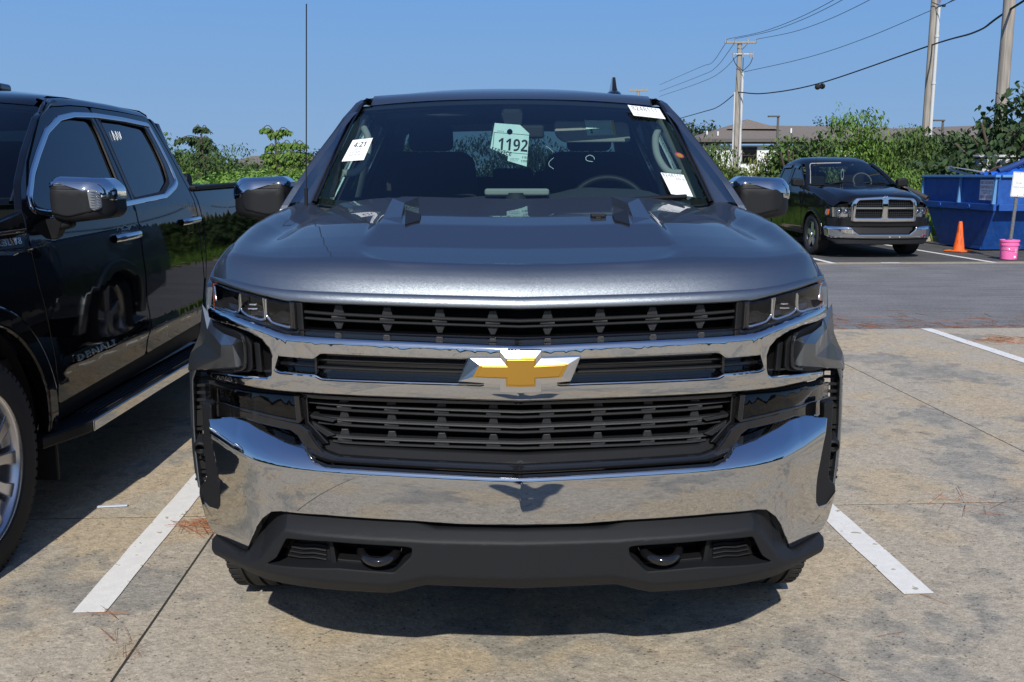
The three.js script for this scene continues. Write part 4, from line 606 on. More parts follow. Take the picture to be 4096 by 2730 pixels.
  part(truck, 'chalk_mark', [tube([[0.143, 1.596, -1.845], [0.16, 1.583, -1.825], [0.172, 1.568, -1.80]], 0.001, 5), tube([[0.172, 1.545, -1.76], [0.153, 1.528, -1.73], [0.15, 1.512, -1.70], [0.168, 1.497, -1.68]], 0.001, 5)], white);
  // numbered tag hanging from the mirror
  const tagPts = [[-0.079, 1.703], [0.034, 1.693], [0.075, 1.656], [0.063, 1.51], [-0.022, 1.535], [-0.02, 1.556], [-0.099, 1.591]];
  const hole = Array.from({ length: 16 }, (_, i) => [-0.012 + 0.013 * Math.cos(i / 16 * TAU), 1.663 + 0.013 * Math.sin(i / 16 * TAU)]);
  const tg = plate(tagPts, { holes: [hole], d: 0.0012, b: 0, g: (x, y) => -2.0 + 0.012 * Math.sin((x + 0.02) * 30) - 0.25 * (y - 1.6), max: 0.03, back: true });
  { const p = tg.attributes.position, u = tg.attributes.uv; for (let i = 0; i < p.count; i++) u.setXY(i, (p.getX(i) + 0.1) / 0.2, (p.getY(i) - 1.505) / 0.2); }
  const tt = textTex(512, 512, (c, w, h) => {
    c.fillStyle = '#dff0ec'; c.fillRect(0, 0, w, h); c.fillStyle = '#101214'; c.strokeStyle = '#101214';
    c.save(); c.translate(250, 260); c.rotate(0.085); c.lineWidth = 6; c.strokeRect(-215, -130, 405, 215); c.font = 'bold 190px sans-serif'; c.fillText('1192', -165, 62, 350); c.font = '22px sans-serif'; c.fillText('check-in', -185, -142); c.restore();
    c.save(); c.translate(6, 318); c.rotate(0.27); c.font = 'bold 62px sans-serif'; c.fillText('SERVICE', 2, 0, 275); c.restore();
    c.font = 'bold 34px sans-serif'; c.fillText('1192', 360, 410); c.fillText('1192', 350, 452); c.font = 'bold 16px sans-serif'; c.fillText('CLAIM CHECK', 225, 420); c.font = '14px sans-serif'; c.fillText('keep this stub', 230, 440);
  });
  top('hang_tag', [tg], S({ map: tt, roughness: 0.7 }), 'pale paper service tag 1192 hanging behind the windshield of the grey pickup', 'tag');
}
// ---------- black pickup cropped by the left edge ----------
const blackTruck = thing('pickup_truck', 'glossy black pickup truck cropped by the left edge, with chrome window trim and running board', 'pickup truck');
blackTruck.position.set(-2.94, 0, 0);
{
  const T = blackTruck, B = M.blackPaint;
  M.tint2 = P({ color: C(0.02, 0.035, 0.05), transmission: 1, thickness: 0, roughness: 0, ior: 1.6 });
  crewCab(T, { paint: B, glassF: M.tint2, glassR: M.tint2, handle: M.chrome, arch: B, wheel: 'spoke', windshield: M.rearglass, rearGlass: M.tint, headliner: M.trimDark });
  part(T, 'cabin_partition', [box(1.3, 0.9, 0.04, 0, 1.2, -2.9)], M.trimDark);
  // hood and plain front end
  const xs = Array.from({ length: 33 }, (_, i) => -1 + i / 16);
  part(T, 'hood', [grid([[-0.06, 1.10], [-0.09, 1.17], [-0.25, 1.215], [-0.6, 1.262], [-1.0, 1.30], [-1.38, 1.335]].map(([z, y], j) => xs.map((u) => { const w = [0.9, 0.91, 0.935, 0.955, 0.965, 0.96][j], e = Math.abs(u); return [u * w, y - (0.02 + 0.012 * j) * Math.pow(e, 5) - 0.012 * Math.exp(-Math.pow((e - 0.8) / 0.06, 2)), z + (j < 3 ? FZ(u * 0.9) * (j === 2 ? 0.7 : 1) : 0) - (j === 5 ? 0.3 * Math.pow(e, 2.4) : 0)]; })), )], B);
  part(T, 'front_grille', [front(symAll([[0, 0.72], [0.6, 0.74], [0.66, 1.08], [0, 1.12]]), -0.06, { d: 0.05, b: 0.01, max: 0.08 })], M.chrome);
  part(T, 'grille_mesh', [front(symAll([[0, 0.78], [0.52, 0.80], [0.56, 1.04], [0, 1.06]]), -0.04, { d: 0.03, b: 0.004, max: 0.08 })], M.grille);
  part(T, 'front_bumper', [front(symAll([[0, 0.40], [0.92, 0.42], [0.96, 0.7], [0, 0.70]]), 0, { d: 0.1, b: 0.02, bs: 3, max: 0.06 })], M.chrome);
  part(T, 'front_panel', [front(symAll([[0, 0.5], [0.95, 0.5], [0.93, 1.12], [0, 1.10]]), -0.10, { d: 0.05, b: 0.01, max: 0.06 })], B);
  for (const sx of [1, -1]) part(T, 'headlight', [front([[0.66, 0.95], [0.9, 0.95], [0.91, 1.10], [0.66, 1.08]].map(([x, y]) => [x * sx, y]), -0.05, { d: 0.05, b: 0.01 })], M.lampSilver);
  for (const sx of [1, -1]) doorMirror(T, sx, 0.985, 1.365, -1.69, sx > 0 ? S({ color: C(0.30, 0.31, 0.32), metalness: 0.5, roughness: 0.2 }) : M.clear);
  // chrome line round both side windows
  const wl = rounded([[1.775, 1.298], [1.67, 1.31], [1.628, 1.333], [1.655, 1.39], [1.80, 1.492], [1.955, 1.577], [2.166, 1.684], [2.38, 1.754], [2.59, 1.784], [2.86, 1.797], [3.26, 1.797], [3.655, 1.786], [3.668, 1.646], [3.66, 1.508], [3.632, 1.424], [3.546, 1.392], [3.306, 1.342], [2.68, 1.315]], 0.03, 4);
  const off = (pts, d) => pts.map((p, i) => { const a = pts[(i + pts.length - 1) % pts.length], b = pts[(i + 1) % pts.length], t = [b[0] - a[0], b[1] - a[1]], l = Math.hypot(...t) || 1; return [p[0] + d * -t[1] / l, p[1] + d * t[0] / l]; });
  const area = (q) => q.reduce((s, p, i) => { const n = q[(i + 1) % q.length]; return s + p[0] * n[1] - n[0] * p[1]; }, 0);
  const inn = off(wl, area(wl) > 0 ? 0.026 : -0.026);
  for (const sx of [1, -1]) { const g = side(wl, { holes: [inn], d: 0.02, b: 0.006, bs: 3, out: 0.009, max: 0.05 }); part(T, 'window_trim', [sx > 0 ? g : mirror(g)], M.chrome); }
  // running board
  for (const sx of [1, -1]) {
    const F = (g) => (sx > 0 ? g : mirror(g)), ol = [[0.90, -1.50], [1.0, -1.47], [1.085, -1.74], [1.085, -3.72], [0.90, -3.80]];
    const g = plate(ol.map(([x, z]) => [x, z]), { d: 0.05, b: 0.008, bs: 2, back: true }); g.rotateX(-Math.PI / 2); const p = g.attributes.position, n = g.attributes.normal; // plate front faced +z -> now +y, outline y -> -z
    for (let i = 0; i < p.count; i++) { p.setZ(i, -p.getZ(i)); n.setZ(i, -n.getZ(i)); } flipWinding(g); g.translate(0, 0.405, 0);
    const rb = part(T, 'running_board', [F(g)], M.plastic);
    part(rb, 'chrome_edge', [F(box(0.012, 0.05, 1.96, 1.088, 0.382, -2.74, 0.005))], M.chrome);
    for (let i = 0; i < 5; i++) part(rb, 'tread_rib', [F(box(0.008, 0.006, 1.7, 0.95 + i * 0.026, 0.407, -2.75, 0.002))], M.rubber);
    // vent trim with lettering on the fender
    const vent = part(T, 'fender_vent', [F(side(rounded([[1.2, 1.19], [1.47, 1.185], [1.51, 1.25], [1.2, 1.248]], 0.012), { d: 0.02, b: 0.004, out: 0.006 }))], M.gloss);
    part(vent, 'vent_trim', [F(side([[1.2, 1.246], [1.512, 1.25], [1.515, 1.262], [1.2, 1.258]], { d: 0.02, b: 0.003, out: 0.012 })), F(side(rounded([[1.2, 1.175], [1.36, 1.162], [1.40, 1.168], [1.525, 1.172], [1.525, 1.185], [1.40, 1.182], [1.2, 1.19]], 0.003), { d: 0.02, b: 0.004, out: 0.012 }))], M.chrome);
    part(T, 'mud_flap', [F(box(0.25, 0.42, 0.02, 0.88, 0.40, -1.585, 0.008))], M.plastic);
  }
  const font = await new FontLoader().loadAsync('fonts/droid/droid_sans_bold.typeface.json');
  const letters = (txt, s, y, h, len, mat, name, slope) => {
    const g = new TextGeometry(txt, { font, size: h, depth: 0.006, bevelEnabled: false, curveSegments: 3 }); g.computeBoundingBox(); const w = g.boundingBox.max.x; g.scale(len / w, 1, 1);
    const c = clean(g); c.translate(s, y, 0); c.applyMatrix4(new THREE.Matrix4()); bend(c, (a, b) => bodyX(a, b) + 0.006); const p = c.attributes.position; for (let i = 0; i < p.count; i++) p.setY(i, p.getY(i) + slope * (p.getX(i) - s));
    c.applyMatrix4(sideTurn); return part(T, name, [c], mat);
  };
  // read from the right-hand side, front to the left
  letters('DENALI', 1.80, 0.662, 0.026, 0.44, M.chromeSatin, 'door_lettering', 0.005);
  letters('5.3L V8', 1.245, 1.205, 0.026, 0.20, M.chromeSatin, 'vent_lettering', 0);
  letters('GMC', 1.45, 1.174, 0.012, 0.05, M.gloss, 'trim_lettering', 0);
  part(T, 'bed_cover_roll', [cyl(0.055, 0.055, 1.75, 0, 1.43, -3.98, 24, [0, 0, Math.PI / 2])], M.plastic);
  part(T, 'roof_antenna', [box(0.05, 0.05, 0.14, 0.20, 1.935, -3.0, 0.02)], M.gloss);
  const white = S({ color: C(0.75, 0.8, 0.82), roughness: 0.9 });
  const wr = (pts) => tube(pts.map(([s, y]) => [bodyX(s, y) - 0.006, y, -s]), 0.0018, 5, 20, false, 0);
  part(T, 'grease_pencil_mark', [wr([[2.99, 1.66], [3.01, 1.71], [3.03, 1.66]]), wr([[3.04, 1.665], [3.06, 1.71], [3.08, 1.665]]), wr([[3.09, 1.71], [3.10, 1.67], [3.12, 1.71]])], white);
}
// ---------- older black pickup across the drive lane (local x right, nose at z = 0) ----------
const farTruck = thing('pickup_truck', 'older black pickup parked across the lane with a large chrome crosshair grille', 'pickup truck');
{
  const T = farTruck; T.position.copy(lotPoint(7.43, 0, -14.85)); T.rotation.y = 0.042;
  const B = P({ color: C(0.006, 0.007, 0.009), roughness: 0.08, ior: 1.45 });
  const nz = (x) => -(0.06 * x * x + 0.26 * Math.pow(Math.abs(x), 6));
  const fr = (pts, off, o = {}) => plate(pts, { max: 0.08, ...o, g: (x, y) => nz(x) + off + (o.prof ? o.prof(Math.abs(x), y) : 0) });
  const X2 = [[0.3, 0.92], [0.5, 0.97], [0.9, 0.99], [1.15, 0.965], [1.28, 0.92], [1.32, 0.89], [1.74, 0.72], [2, 0.6]];
  const bx = (s, y) => interp(X2, y) - 0.09 * Math.pow(clamp((0.9 - s) / 0.6, 0, 1.2), 2);
  const sd = (pts, o = {}) => plate(pts, { d: 0.03, b: 0.006, max: 0.1, ...o, g: (s, y) => bx(s, y) + (o.out || 0) }).applyMatrix4(sideTurn);
  const xs = Array.from({ length: 33 }, (_, i) => -1 + i / 16);
  // hood with its raised middle and sunken fenders
  part(T, 'hood', [grid([[-0.02, 1.04], [-0.04, 1.10], [-0.12, 1.145], [-0.4, 1.20], [-0.8, 1.245], [-1.15, 1.28], [-1.35, 1.30]].map(([z, y], j) => xs.map((u) => { const w = [0.64, 0.66, 0.72, 0.84, 0.92, 0.93, 0.90][j], e = Math.abs(u), x = u * w; return [x, y - 0.10 * sm(Math.abs(x), 0.58, 0.82) - 0.02 * e * e - 0.05 * Math.pow(e, 8), z + nz(x) * 0.6 - (j === 6 ? 0.2 * e * e : 0)]; })))], B);
  for (const sx of [1, -1]) {
    const F = (g) => (sx > 0 ? g : mirror(g));
    part(T, 'fender', [F(sd([[0.30, 0.92], [0.5, 1.04], [0.9, 1.14], [1.5, 1.24], [1.55, 0.5], ...arcPts(0.98, 0.38, 0.45, 10, 170, 14), [0.36, 0.55], [0.28, 0.75]]))], B);
    part(T, 'fender_top', [F(grid([[0.2, 0.98, 0.62, 0.05], [0.5, 1.06, 0.72, 0.06], [0.9, 1.16, 0.8, 0.06], [1.5, 1.26, 0.86, 0.03]].map(([s, y, x0, dy]) => [[x0, y + dy, -s], [lerp(x0, bx(s, y - 0.1), 0.6), y + 0.02, -s], [bx(s, y - 0.02) + 0.008, y - 0.06, -s]]), true))], B);
    const door = part(T, 'front_door', [F(sd([[1.56, 1.25], [1.56, 0.42], [2.62, 0.44], [2.66, 1.25], [2.78, 1.72], [2.4, 1.70], [2.0, 1.48]], { holes: [[[1.80, 1.29], [2.58, 1.29], [2.66, 1.66], [2.42, 1.65], [2.05, 1.47]]] }))], B);
    part(door, 'window', [F(sd([[1.79, 1.28], [2.59, 1.28], [2.67, 1.67], [2.42, 1.66], [2.04, 1.47]], { d: 0.004, b: 0, out: -0.012 }))], M.tint);
    part(door, 'window_visor', [F(sd([[2.35, 1.665], [2.66, 1.68], [2.655, 1.63], [2.38, 1.60]], { d: 0.02, out: 0.02 }))], M.gloss);
    const rd = part(T, 'rear_door', [F(sd([[2.67, 1.25], [2.63, 0.44], [3.36, 0.48], [3.42, 1.25], [3.40, 1.66], [3.3, 1.71], [2.79, 1.72]], { holes: [[[2.74, 1.29], [3.32, 1.29], [3.30, 1.64], [2.84, 1.665]]] }))], B);
    part(rd, 'window', [F(sd([[2.73, 1.28], [3.33, 1.28], [3.31, 1.65], [2.84, 1.67]], { d: 0.004, b: 0, out: -0.012 }))], M.tint);
    part(rd, 'window_visor', [F(sd([[2.83, 1.685], [3.32, 1.67], [3.31, 1.62], [2.84, 1.63]], { d: 0.02, out: 0.02 }))], M.gloss);
    part(T, 'bed_side', [F(sd([[3.45, 1.26], [3.42, 0.5], ...arcPts(4.5, 0.38, 0.45, 170, 10, 14), [5.4, 0.55], [5.45, 1.28]], { d: 0.06 }))], B);
    part(T, 'sill', [F(sd([[1.5, 0.36], [3.5, 0.40], [3.5, 0.48], [1.5, 0.44]], { d: 0.08, out: -0.01 }))], M.plastic);
    // wheels: worn five-spoke
    for (const z of [0.98, 4.5]) makeWheelFar(T, sx * 0.86, 0.38, -z, sx);
    part(T, 'wheel_arch_liner', [F(grid([0.97, 0.5].map((x) => arcPts(0.98, 0.38, 0.46, -10, 190, 20).map(([s, y]) => [x, y, -s]))))], M.dark);
    part(T, 'wheel_arch', [F(sd([...arcPts(0.98, 0.38, 0.50, 4, 176, 22), ...arcPts(0.98, 0.38, 0.44, 176, 4, 22)], { d: 0.05, b: 0.012, bs: 3, out: 0.02, max: 0.06 }))], B);
    // lamps
    const lo = rounded([[0.575, 0.905], [0.86, 0.905], [0.93, 0.88], [0.945, 0.78], [0.88, 0.735], [0.565, 0.735]], 0.03, 3);
    const hd = part(T, 'headlight', [F(fr(lo, -0.16, { d: 0.02, b: 0 }))], M.lampSilver);
    for (const [x, y, r] of [[0.655, 0.845, 0.055], [0.765, 0.845, 0.055]]) { const g = new THREE.LatheGeometry([[0.012, 0.0], [r * 0.6, 0.012], [r * 0.9, 0.04], [r, 0.06], [r * 1.08, 0.055]].map(V2), 24); g.rotateX(Math.PI / 2); g.translate(x, y, nz(x) - 0.14); part(hd, 'lamp_reflector', [F(clean(g))], M.chrome); const b = new THREE.SphereGeometry(r * 0.5, 16, 10); b.translate(x, y, nz(x) - 0.10); part(hd, 'lamp_bulb', [F(clean(b))], M.lampSilver); }
    part(hd, 'turn_lamp', [F(fr([[0.90, 0.875], [0.93, 0.87], [0.938, 0.79], [0.91, 0.77]], -0.09, { d: 0.02, b: 0.003 })), ], M.amber);
    part(hd, 'headlight_lens', [F(fr(lo, -0.075, { d: 0.01, b: 0.003 }))], M.clear);
    // fog lamps, mirrors
    const fog = part(T, 'fog_lamp', [F(cyl(0.075, 0.06, 0.04, 0.69, 0.455, nz(0.69) - 0.005, 24, [Math.PI / 2, 0, 0]))], M.dark);
    part(fog, 'fog_lens', [F(cyl(0.05, 0.05, 0.03, 0.69, 0.455, nz(0.69) + 0.012, 20, [Math.PI / 2, 0, 0]))], M.lampSilver);
    const mi = part(T, 'door_mirror', [F(plate(rounded([[0.93, 1.255], [1.12, 1.27], [1.15, 1.30], [1.145, 1.395], [1.11, 1.425], [0.96, 1.41], [0.93, 1.38]], 0.03, 4), { d: 0.14, b: 0.03, bs: 4, back: true }).translate(0, 0, -1.62))], M.plastic);
    part(mi, 'mirror_arm', [F(box(0.12, 0.05, 0.06, 0.92, 1.25, -1.68, 0.015))], M.plastic);
    // pillars
    const a0 = [[0.80, 1.31, -1.62], [0.70, 1.55, -1.95], [0.60, 1.71, -2.25]], a1 = [[0.90, 1.30, -1.58], [0.79, 1.55, -1.95], [0.70, 1.72, -2.3]];
    part(T, 'windshield_pillar', [F(grid([0, 0.5, 1].map((t) => a0.map((p, i) => [lerp(p[0], a1[i][0], t), lerp(p[1], a1[i][1], t) + 0.012 * Math.sin(t * Math.PI), lerp(p[2], a1[i][2], t) + 0.012 * Math.sin(t * Math.PI)])), true))], B);
  }
  const roofRows = [[-2.2, 1.72, 0.60], [-2.26, 1.755, 0.64], [-2.45, 1.81, 0.69], [-2.75, 1.85, 0.71], [-3.1, 1.845, 0.71], [-3.38, 1.80, 0.70], [-3.46, 1.70, 0.69]];
  part(T, 'roof', [grid(roofRows.map(([z, y, w]) => xs.map((u) => { const e = Math.abs(u); return [u * w, y - 0.02 * e * e - (y > 1.74 ? (y - 1.70) * 0.75 * Math.pow(e, 8) : 0), z - 0.08 * e * e * (z > -2.5 ? 1 : 0)]; })))], B);
  const ws = []; for (let j = 0; j <= 6; j++) { const t = j / 6; ws.push(xs.map((u) => { const e = u * u, q = Math.sin(t * Math.PI) * 0.02; return [u * lerp(0.80, 0.61, t), lerp(1.29, 1.72, t) + 0.02 * e * (1 - t) - 0.02 * e * t + q, lerp(-1.38, -2.2, t) - lerp(0.25, 0.08, t) * e + q]; })); }
  const wsm = part(T, 'windshield', [grid(ws)], P({ color: C(0.45, 0.52, 0.50), transmission: 1, thickness: 0, roughness: 0, ior: 1.5 }));
  part(wsm, 'glass_edge', [tube([[-0.80, 1.315, -1.62], [-0.70, 1.52, -1.93], [-0.615, 1.69, -2.2], [-0.5, 1.71, -2.22], [0, 1.722, -2.19]], 0.01, 6, 40)], S({ color: C(0.3, 0.32, 0.32), roughness: 0.6 }));
  for (const x of [-0.5, 0.12]) part(T, 'wiper', [tube([[x, 1.315, -1.46], [x + 0.25, 1.35, -1.47], [x + 0.52, 1.325, -1.55]], 0.012, 6)], M.plastic);
  part(T, 'cowl', [grid([[-1.30, 1.285], [-1.36, 1.27], [-1.44, 1.28]].map(([z, y]) => xs.map((u) => [u * 0.86, y + 0.01 * u * u, z - 0.24 * u * u])))], M.plastic);
  part(T, 'dashboard', [box(1.5, 0.12, 0.4, 0, 1.24, -1.85, 0.05)], M.trimDark);
  for (const x of [-0.4, 0.4]) { const s = part(T, 'seat', [box(0.5, 0.6, 0.16, x, 1.25, -2.6, 0.07)], M.trimDark); part(s, 'headrest', [box(0.24, 0.14, 0.1, x, 1.60, -2.62, 0.04)], M.trimDark); }
  const tor = new THREE.TorusGeometry(0.18, 0.015, 10, 40); tor.rotateX(-0.5); tor.translate(0.4, 1.36, -2.05); part(T, 'steering_wheel', [clean(tor)], S({ color: C(0.25, 0.23, 0.2), roughness: 0.7 }));
  part(T, 'rear_view_mirror', [box(0.22, 0.06, 0.03, -0.02, 1.62, -2.05, 0.02)], M.trimDark);
  const ring = new THREE.TorusGeometry(0.05, 0.011, 8, 30); ring.scale(0.5, 1.9, 1); ring.translate(-0.02, 1.49, -2.03); top('hanging_ornament', [clean(ring).applyMatrix4(new THREE.Matrix4().makeRotationY(0.042).setPosition(T.position))], S({ color: C(0.75, 0.75, 0.7), roughness: 0.6 }), 'white looped ornament hanging behind the windshield of the far black pickup', 'ornament');
  part(T, 'cab_back', [box(1.4, 0.75, 0.04, 0, 0.95, -3.44), box(1.3, 0.1, 0.04, 0, 1.70, -3.43)], B);
  part(T, 'bed_floor', [box(1.8, 0.05, 1.9, 0, 0.8, -4.45)], M.plastic); part(T, 'tailgate', [box(1.8, 0.5, 0.06, 0, 1.03, -5.42, 0.02)], B);
  part(T, 'chassis', [box(1.4, 0.2, 4.6, 0, 0.5, -2.9, 0.02)], M.dark);
  // grille: chrome surround, cross, mesh
  const go = rounded([[-0.60, 0.665], [-0.60, 0.95], [-0.575, 1.03], [-0.52, 1.075], [0, 1.105], [0.52, 1.075], [0.575, 1.03], [0.60, 0.95], [0.60, 0.665], [0.55, 0.65], [0, 0.645], [-0.55, 0.65]], 0.03, 4);
  const gh = (s) => rounded([[0.055, 0.725], [0.055, 1.045], [0.47, 1.03], [0.515, 0.98], [0.53, 0.725]].map(([x, y]) => [x * s, y]), 0.025, 3);
  const gr = part(T, 'grille_surround', [fr(go, 0.02, { holes: [gh(1), gh(-1)], d: 0.10, b: 0.018, bs: 4, max: 0.05, prof: (x, y) => -0.12 * ramp(y - 0.98, 0.05) - 0.02 * Math.pow(clamp((x - 0.5) / 0.1, 0, 1), 2) })], M.chrome);
  part(gr, 'grille_cross', [fr([[-0.54, 0.875], [0.54, 0.875], [0.54, 0.915], [-0.54, 0.915]], 0.01, { d: 0.05, b: 0.012, bs: 3 })], M.chrome);
  part(gr, 'grille_back', [fr([[-0.56, 0.70], [0.56, 0.70], [0.56, 1.05], [-0.56, 1.05]], -0.07, { d: 0.02, b: 0 })], M.dark);
  const mesh = []; for (let i = -13; i <= 13; i++) if (i) mesh.push(box(0.006, 0.31, 0.01, i * 0.039, 0.88, -0.04 + nz(i * 0.039), 0)); for (let j = 0; j < 8; j++) mesh.push(fr([[-0.53, 0.735 + j * 0.041], [0.53, 0.735 + j * 0.041], [0.53, 0.741 + j * 0.041], [-0.53, 0.741 + j * 0.041]], -0.036, { d: 0.01, b: 0 }));
  tag(part(gr, 'grille_mesh', mesh, M.grille), null, null, null, 'stuff');
  part(gr, 'hood_badge', [fr(rounded([[-0.035, 1.082], [0, 1.055], [0.035, 1.082], [0.03, 1.115], [0, 1.10], [-0.03, 1.115]], 0.008), 0.035, { d: 0.03, b: 0.005, prof: (x, y) => -0.12 * ramp(y - 0.98, 0.05) })], M.lampSilver);
  // body band, chrome bumper with step pad, air dam
  part(T, 'front_panel', [fr(symAll([[0, 0.56], [0.90, 0.56], [0.965, 0.60], [0.96, 0.72], [0.56, 0.74], [0.56, 0.66], [0, 0.65]]), -0.03, { d: 0.10, b: 0.02, bs: 3 })], B);
  part(T, 'lamp_surround', [fr(symAll([[0, 0.65], [0.56, 0.65], [0.56, 0.73], [0.95, 0.73], [0.95, 0.92], [0.62, 0.98], [0, 1.04]]), -0.17, { d: 0.03, b: 0 })], B);
  const bo = symAll([[0, 0.435], [0.46, 0.435], [0.55, 0.50], [0.60, 0.565], [0.70, 0.575], [0.96, 0.575], [0.985, 0.54], [0.965, 0.40], [0.9, 0.365], [0, 0.345]]);
  part(T, 'chrome_bumper', [fr(bo, 0.06, { d: 0.12, b: 0.02, bs: 4, max: 0.04, prof: (x, y) => -0.5 * ramp(y - 0.54, 0.02) - 0.3 * ramp(0.39 - y, 0.02) })], M.chrome);
  part(T, 'bumper_pad', [fr(symAll([[0, 0.44], [0.46, 0.44], [0.58, 0.56], [0, 0.555]]), 0.02, { d: 0.08, b: 0.01, prof: (x, y) => -0.6 * (y - 0.44) })], M.plastic);
  part(T, 'air_dam', [fr(symAll([[0, 0.245], [0.80, 0.25], [0.93, 0.34], [0.93, 0.375], [0, 0.36]]), 0.01, { d: 0.10, b: 0.02, bs: 3 })], M.plasticGrey);
  for (const x of [0.12, 0.30]) part(T, 'bumper_bolt', [cyl(0.008, 0.008, 0.01, x - 0.03, 0.385, 0.065, 10, [Math.PI / 2, 0, 0])], S({ color: C(0.7, 0.7, 0.65), roughness: 0.5 }));
  const font = await new FontLoader().loadAsync('fonts/droid/droid_sans_bold.typeface.json');
  const lg = new TextGeometry('RAM 1500', { font, size: 0.05, depth: 0.01, bevelEnabled: false, curveSegments: 2 }); const lc = clean(lg); lc.translate(1.0, 0.95, 0); bend(lc, (s, y) => bx(s, y) + 0.02); lc.applyMatrix4(sideTurn); { const m = mirror(lc); const p = m.attributes.position; for (let i = 0; i < p.count; i++) p.setZ(i, -1.0 - (1.33 + p.getZ(i)) ); flipWinding(m); part(T, 'door_lettering', [m.translate(0, 0, -0.55)], M.chromeSatin); }
  part(T, 'antenna_mast', [tube([[-0.88, 1.17, -1.15], [-0.875, 1.9, -1.17]], 0.004, 6, 4), cyl(0.02, 0.025, 0.05, -0.88, 1.17, -1.15, 12)], M.plastic);
}
function makeWheelFar(parent, x, y, z, s) {
  const w = new THREE.Group(); w.name = 'wheel'; w.position.set(x, y, z); if (s < 0) w.rotation.y = Math.PI; parent.add(w);
  part(w, 'tyre', tyreGeo(0.38, 0.27, 0.255, false), M.rubber);
  const sp = [], face = new THREE.Matrix4().makeRotationY(Math.PI / 2);
  for (let i = 0; i < 5; i++) { const p = plate(rounded([[-0.05, 0.03], [0.05, 0.03], [0.062, 0.17], [0.045, 0.245], [-0.045, 0.245], [-0.062, 0.17]], 0.02, 3), { d: 0.05, b: 0.015, bs: 3 }); p.translate(0, 0, 0.10); p.applyMatrix4(face); sp.push(p.applyMatrix4(new THREE.Matrix4().makeRotationX(i / 5 * TAU))); }
  sp.push(cyl(0.05, 0.06, 0.04, 0.10, 0, 0, 20, [0, 0, -Math.PI / 2]));
  part(w, 'spokes', sp, M.rim);
  part(w, 'rim', [clean(new THREE.LatheGeometry([[0.2, -0.08], [0.235, 0.06], [0.24, 0.105], [0.258, 0.115], [0.258, 0.10]].map(V2), 48).rotateZ(-Math.PI / 2)), cyl(0.21, 0.21, 0.01, 0, 0, 0, 40, [0, 0, Math.PI / 2])], M.rimDark);
}
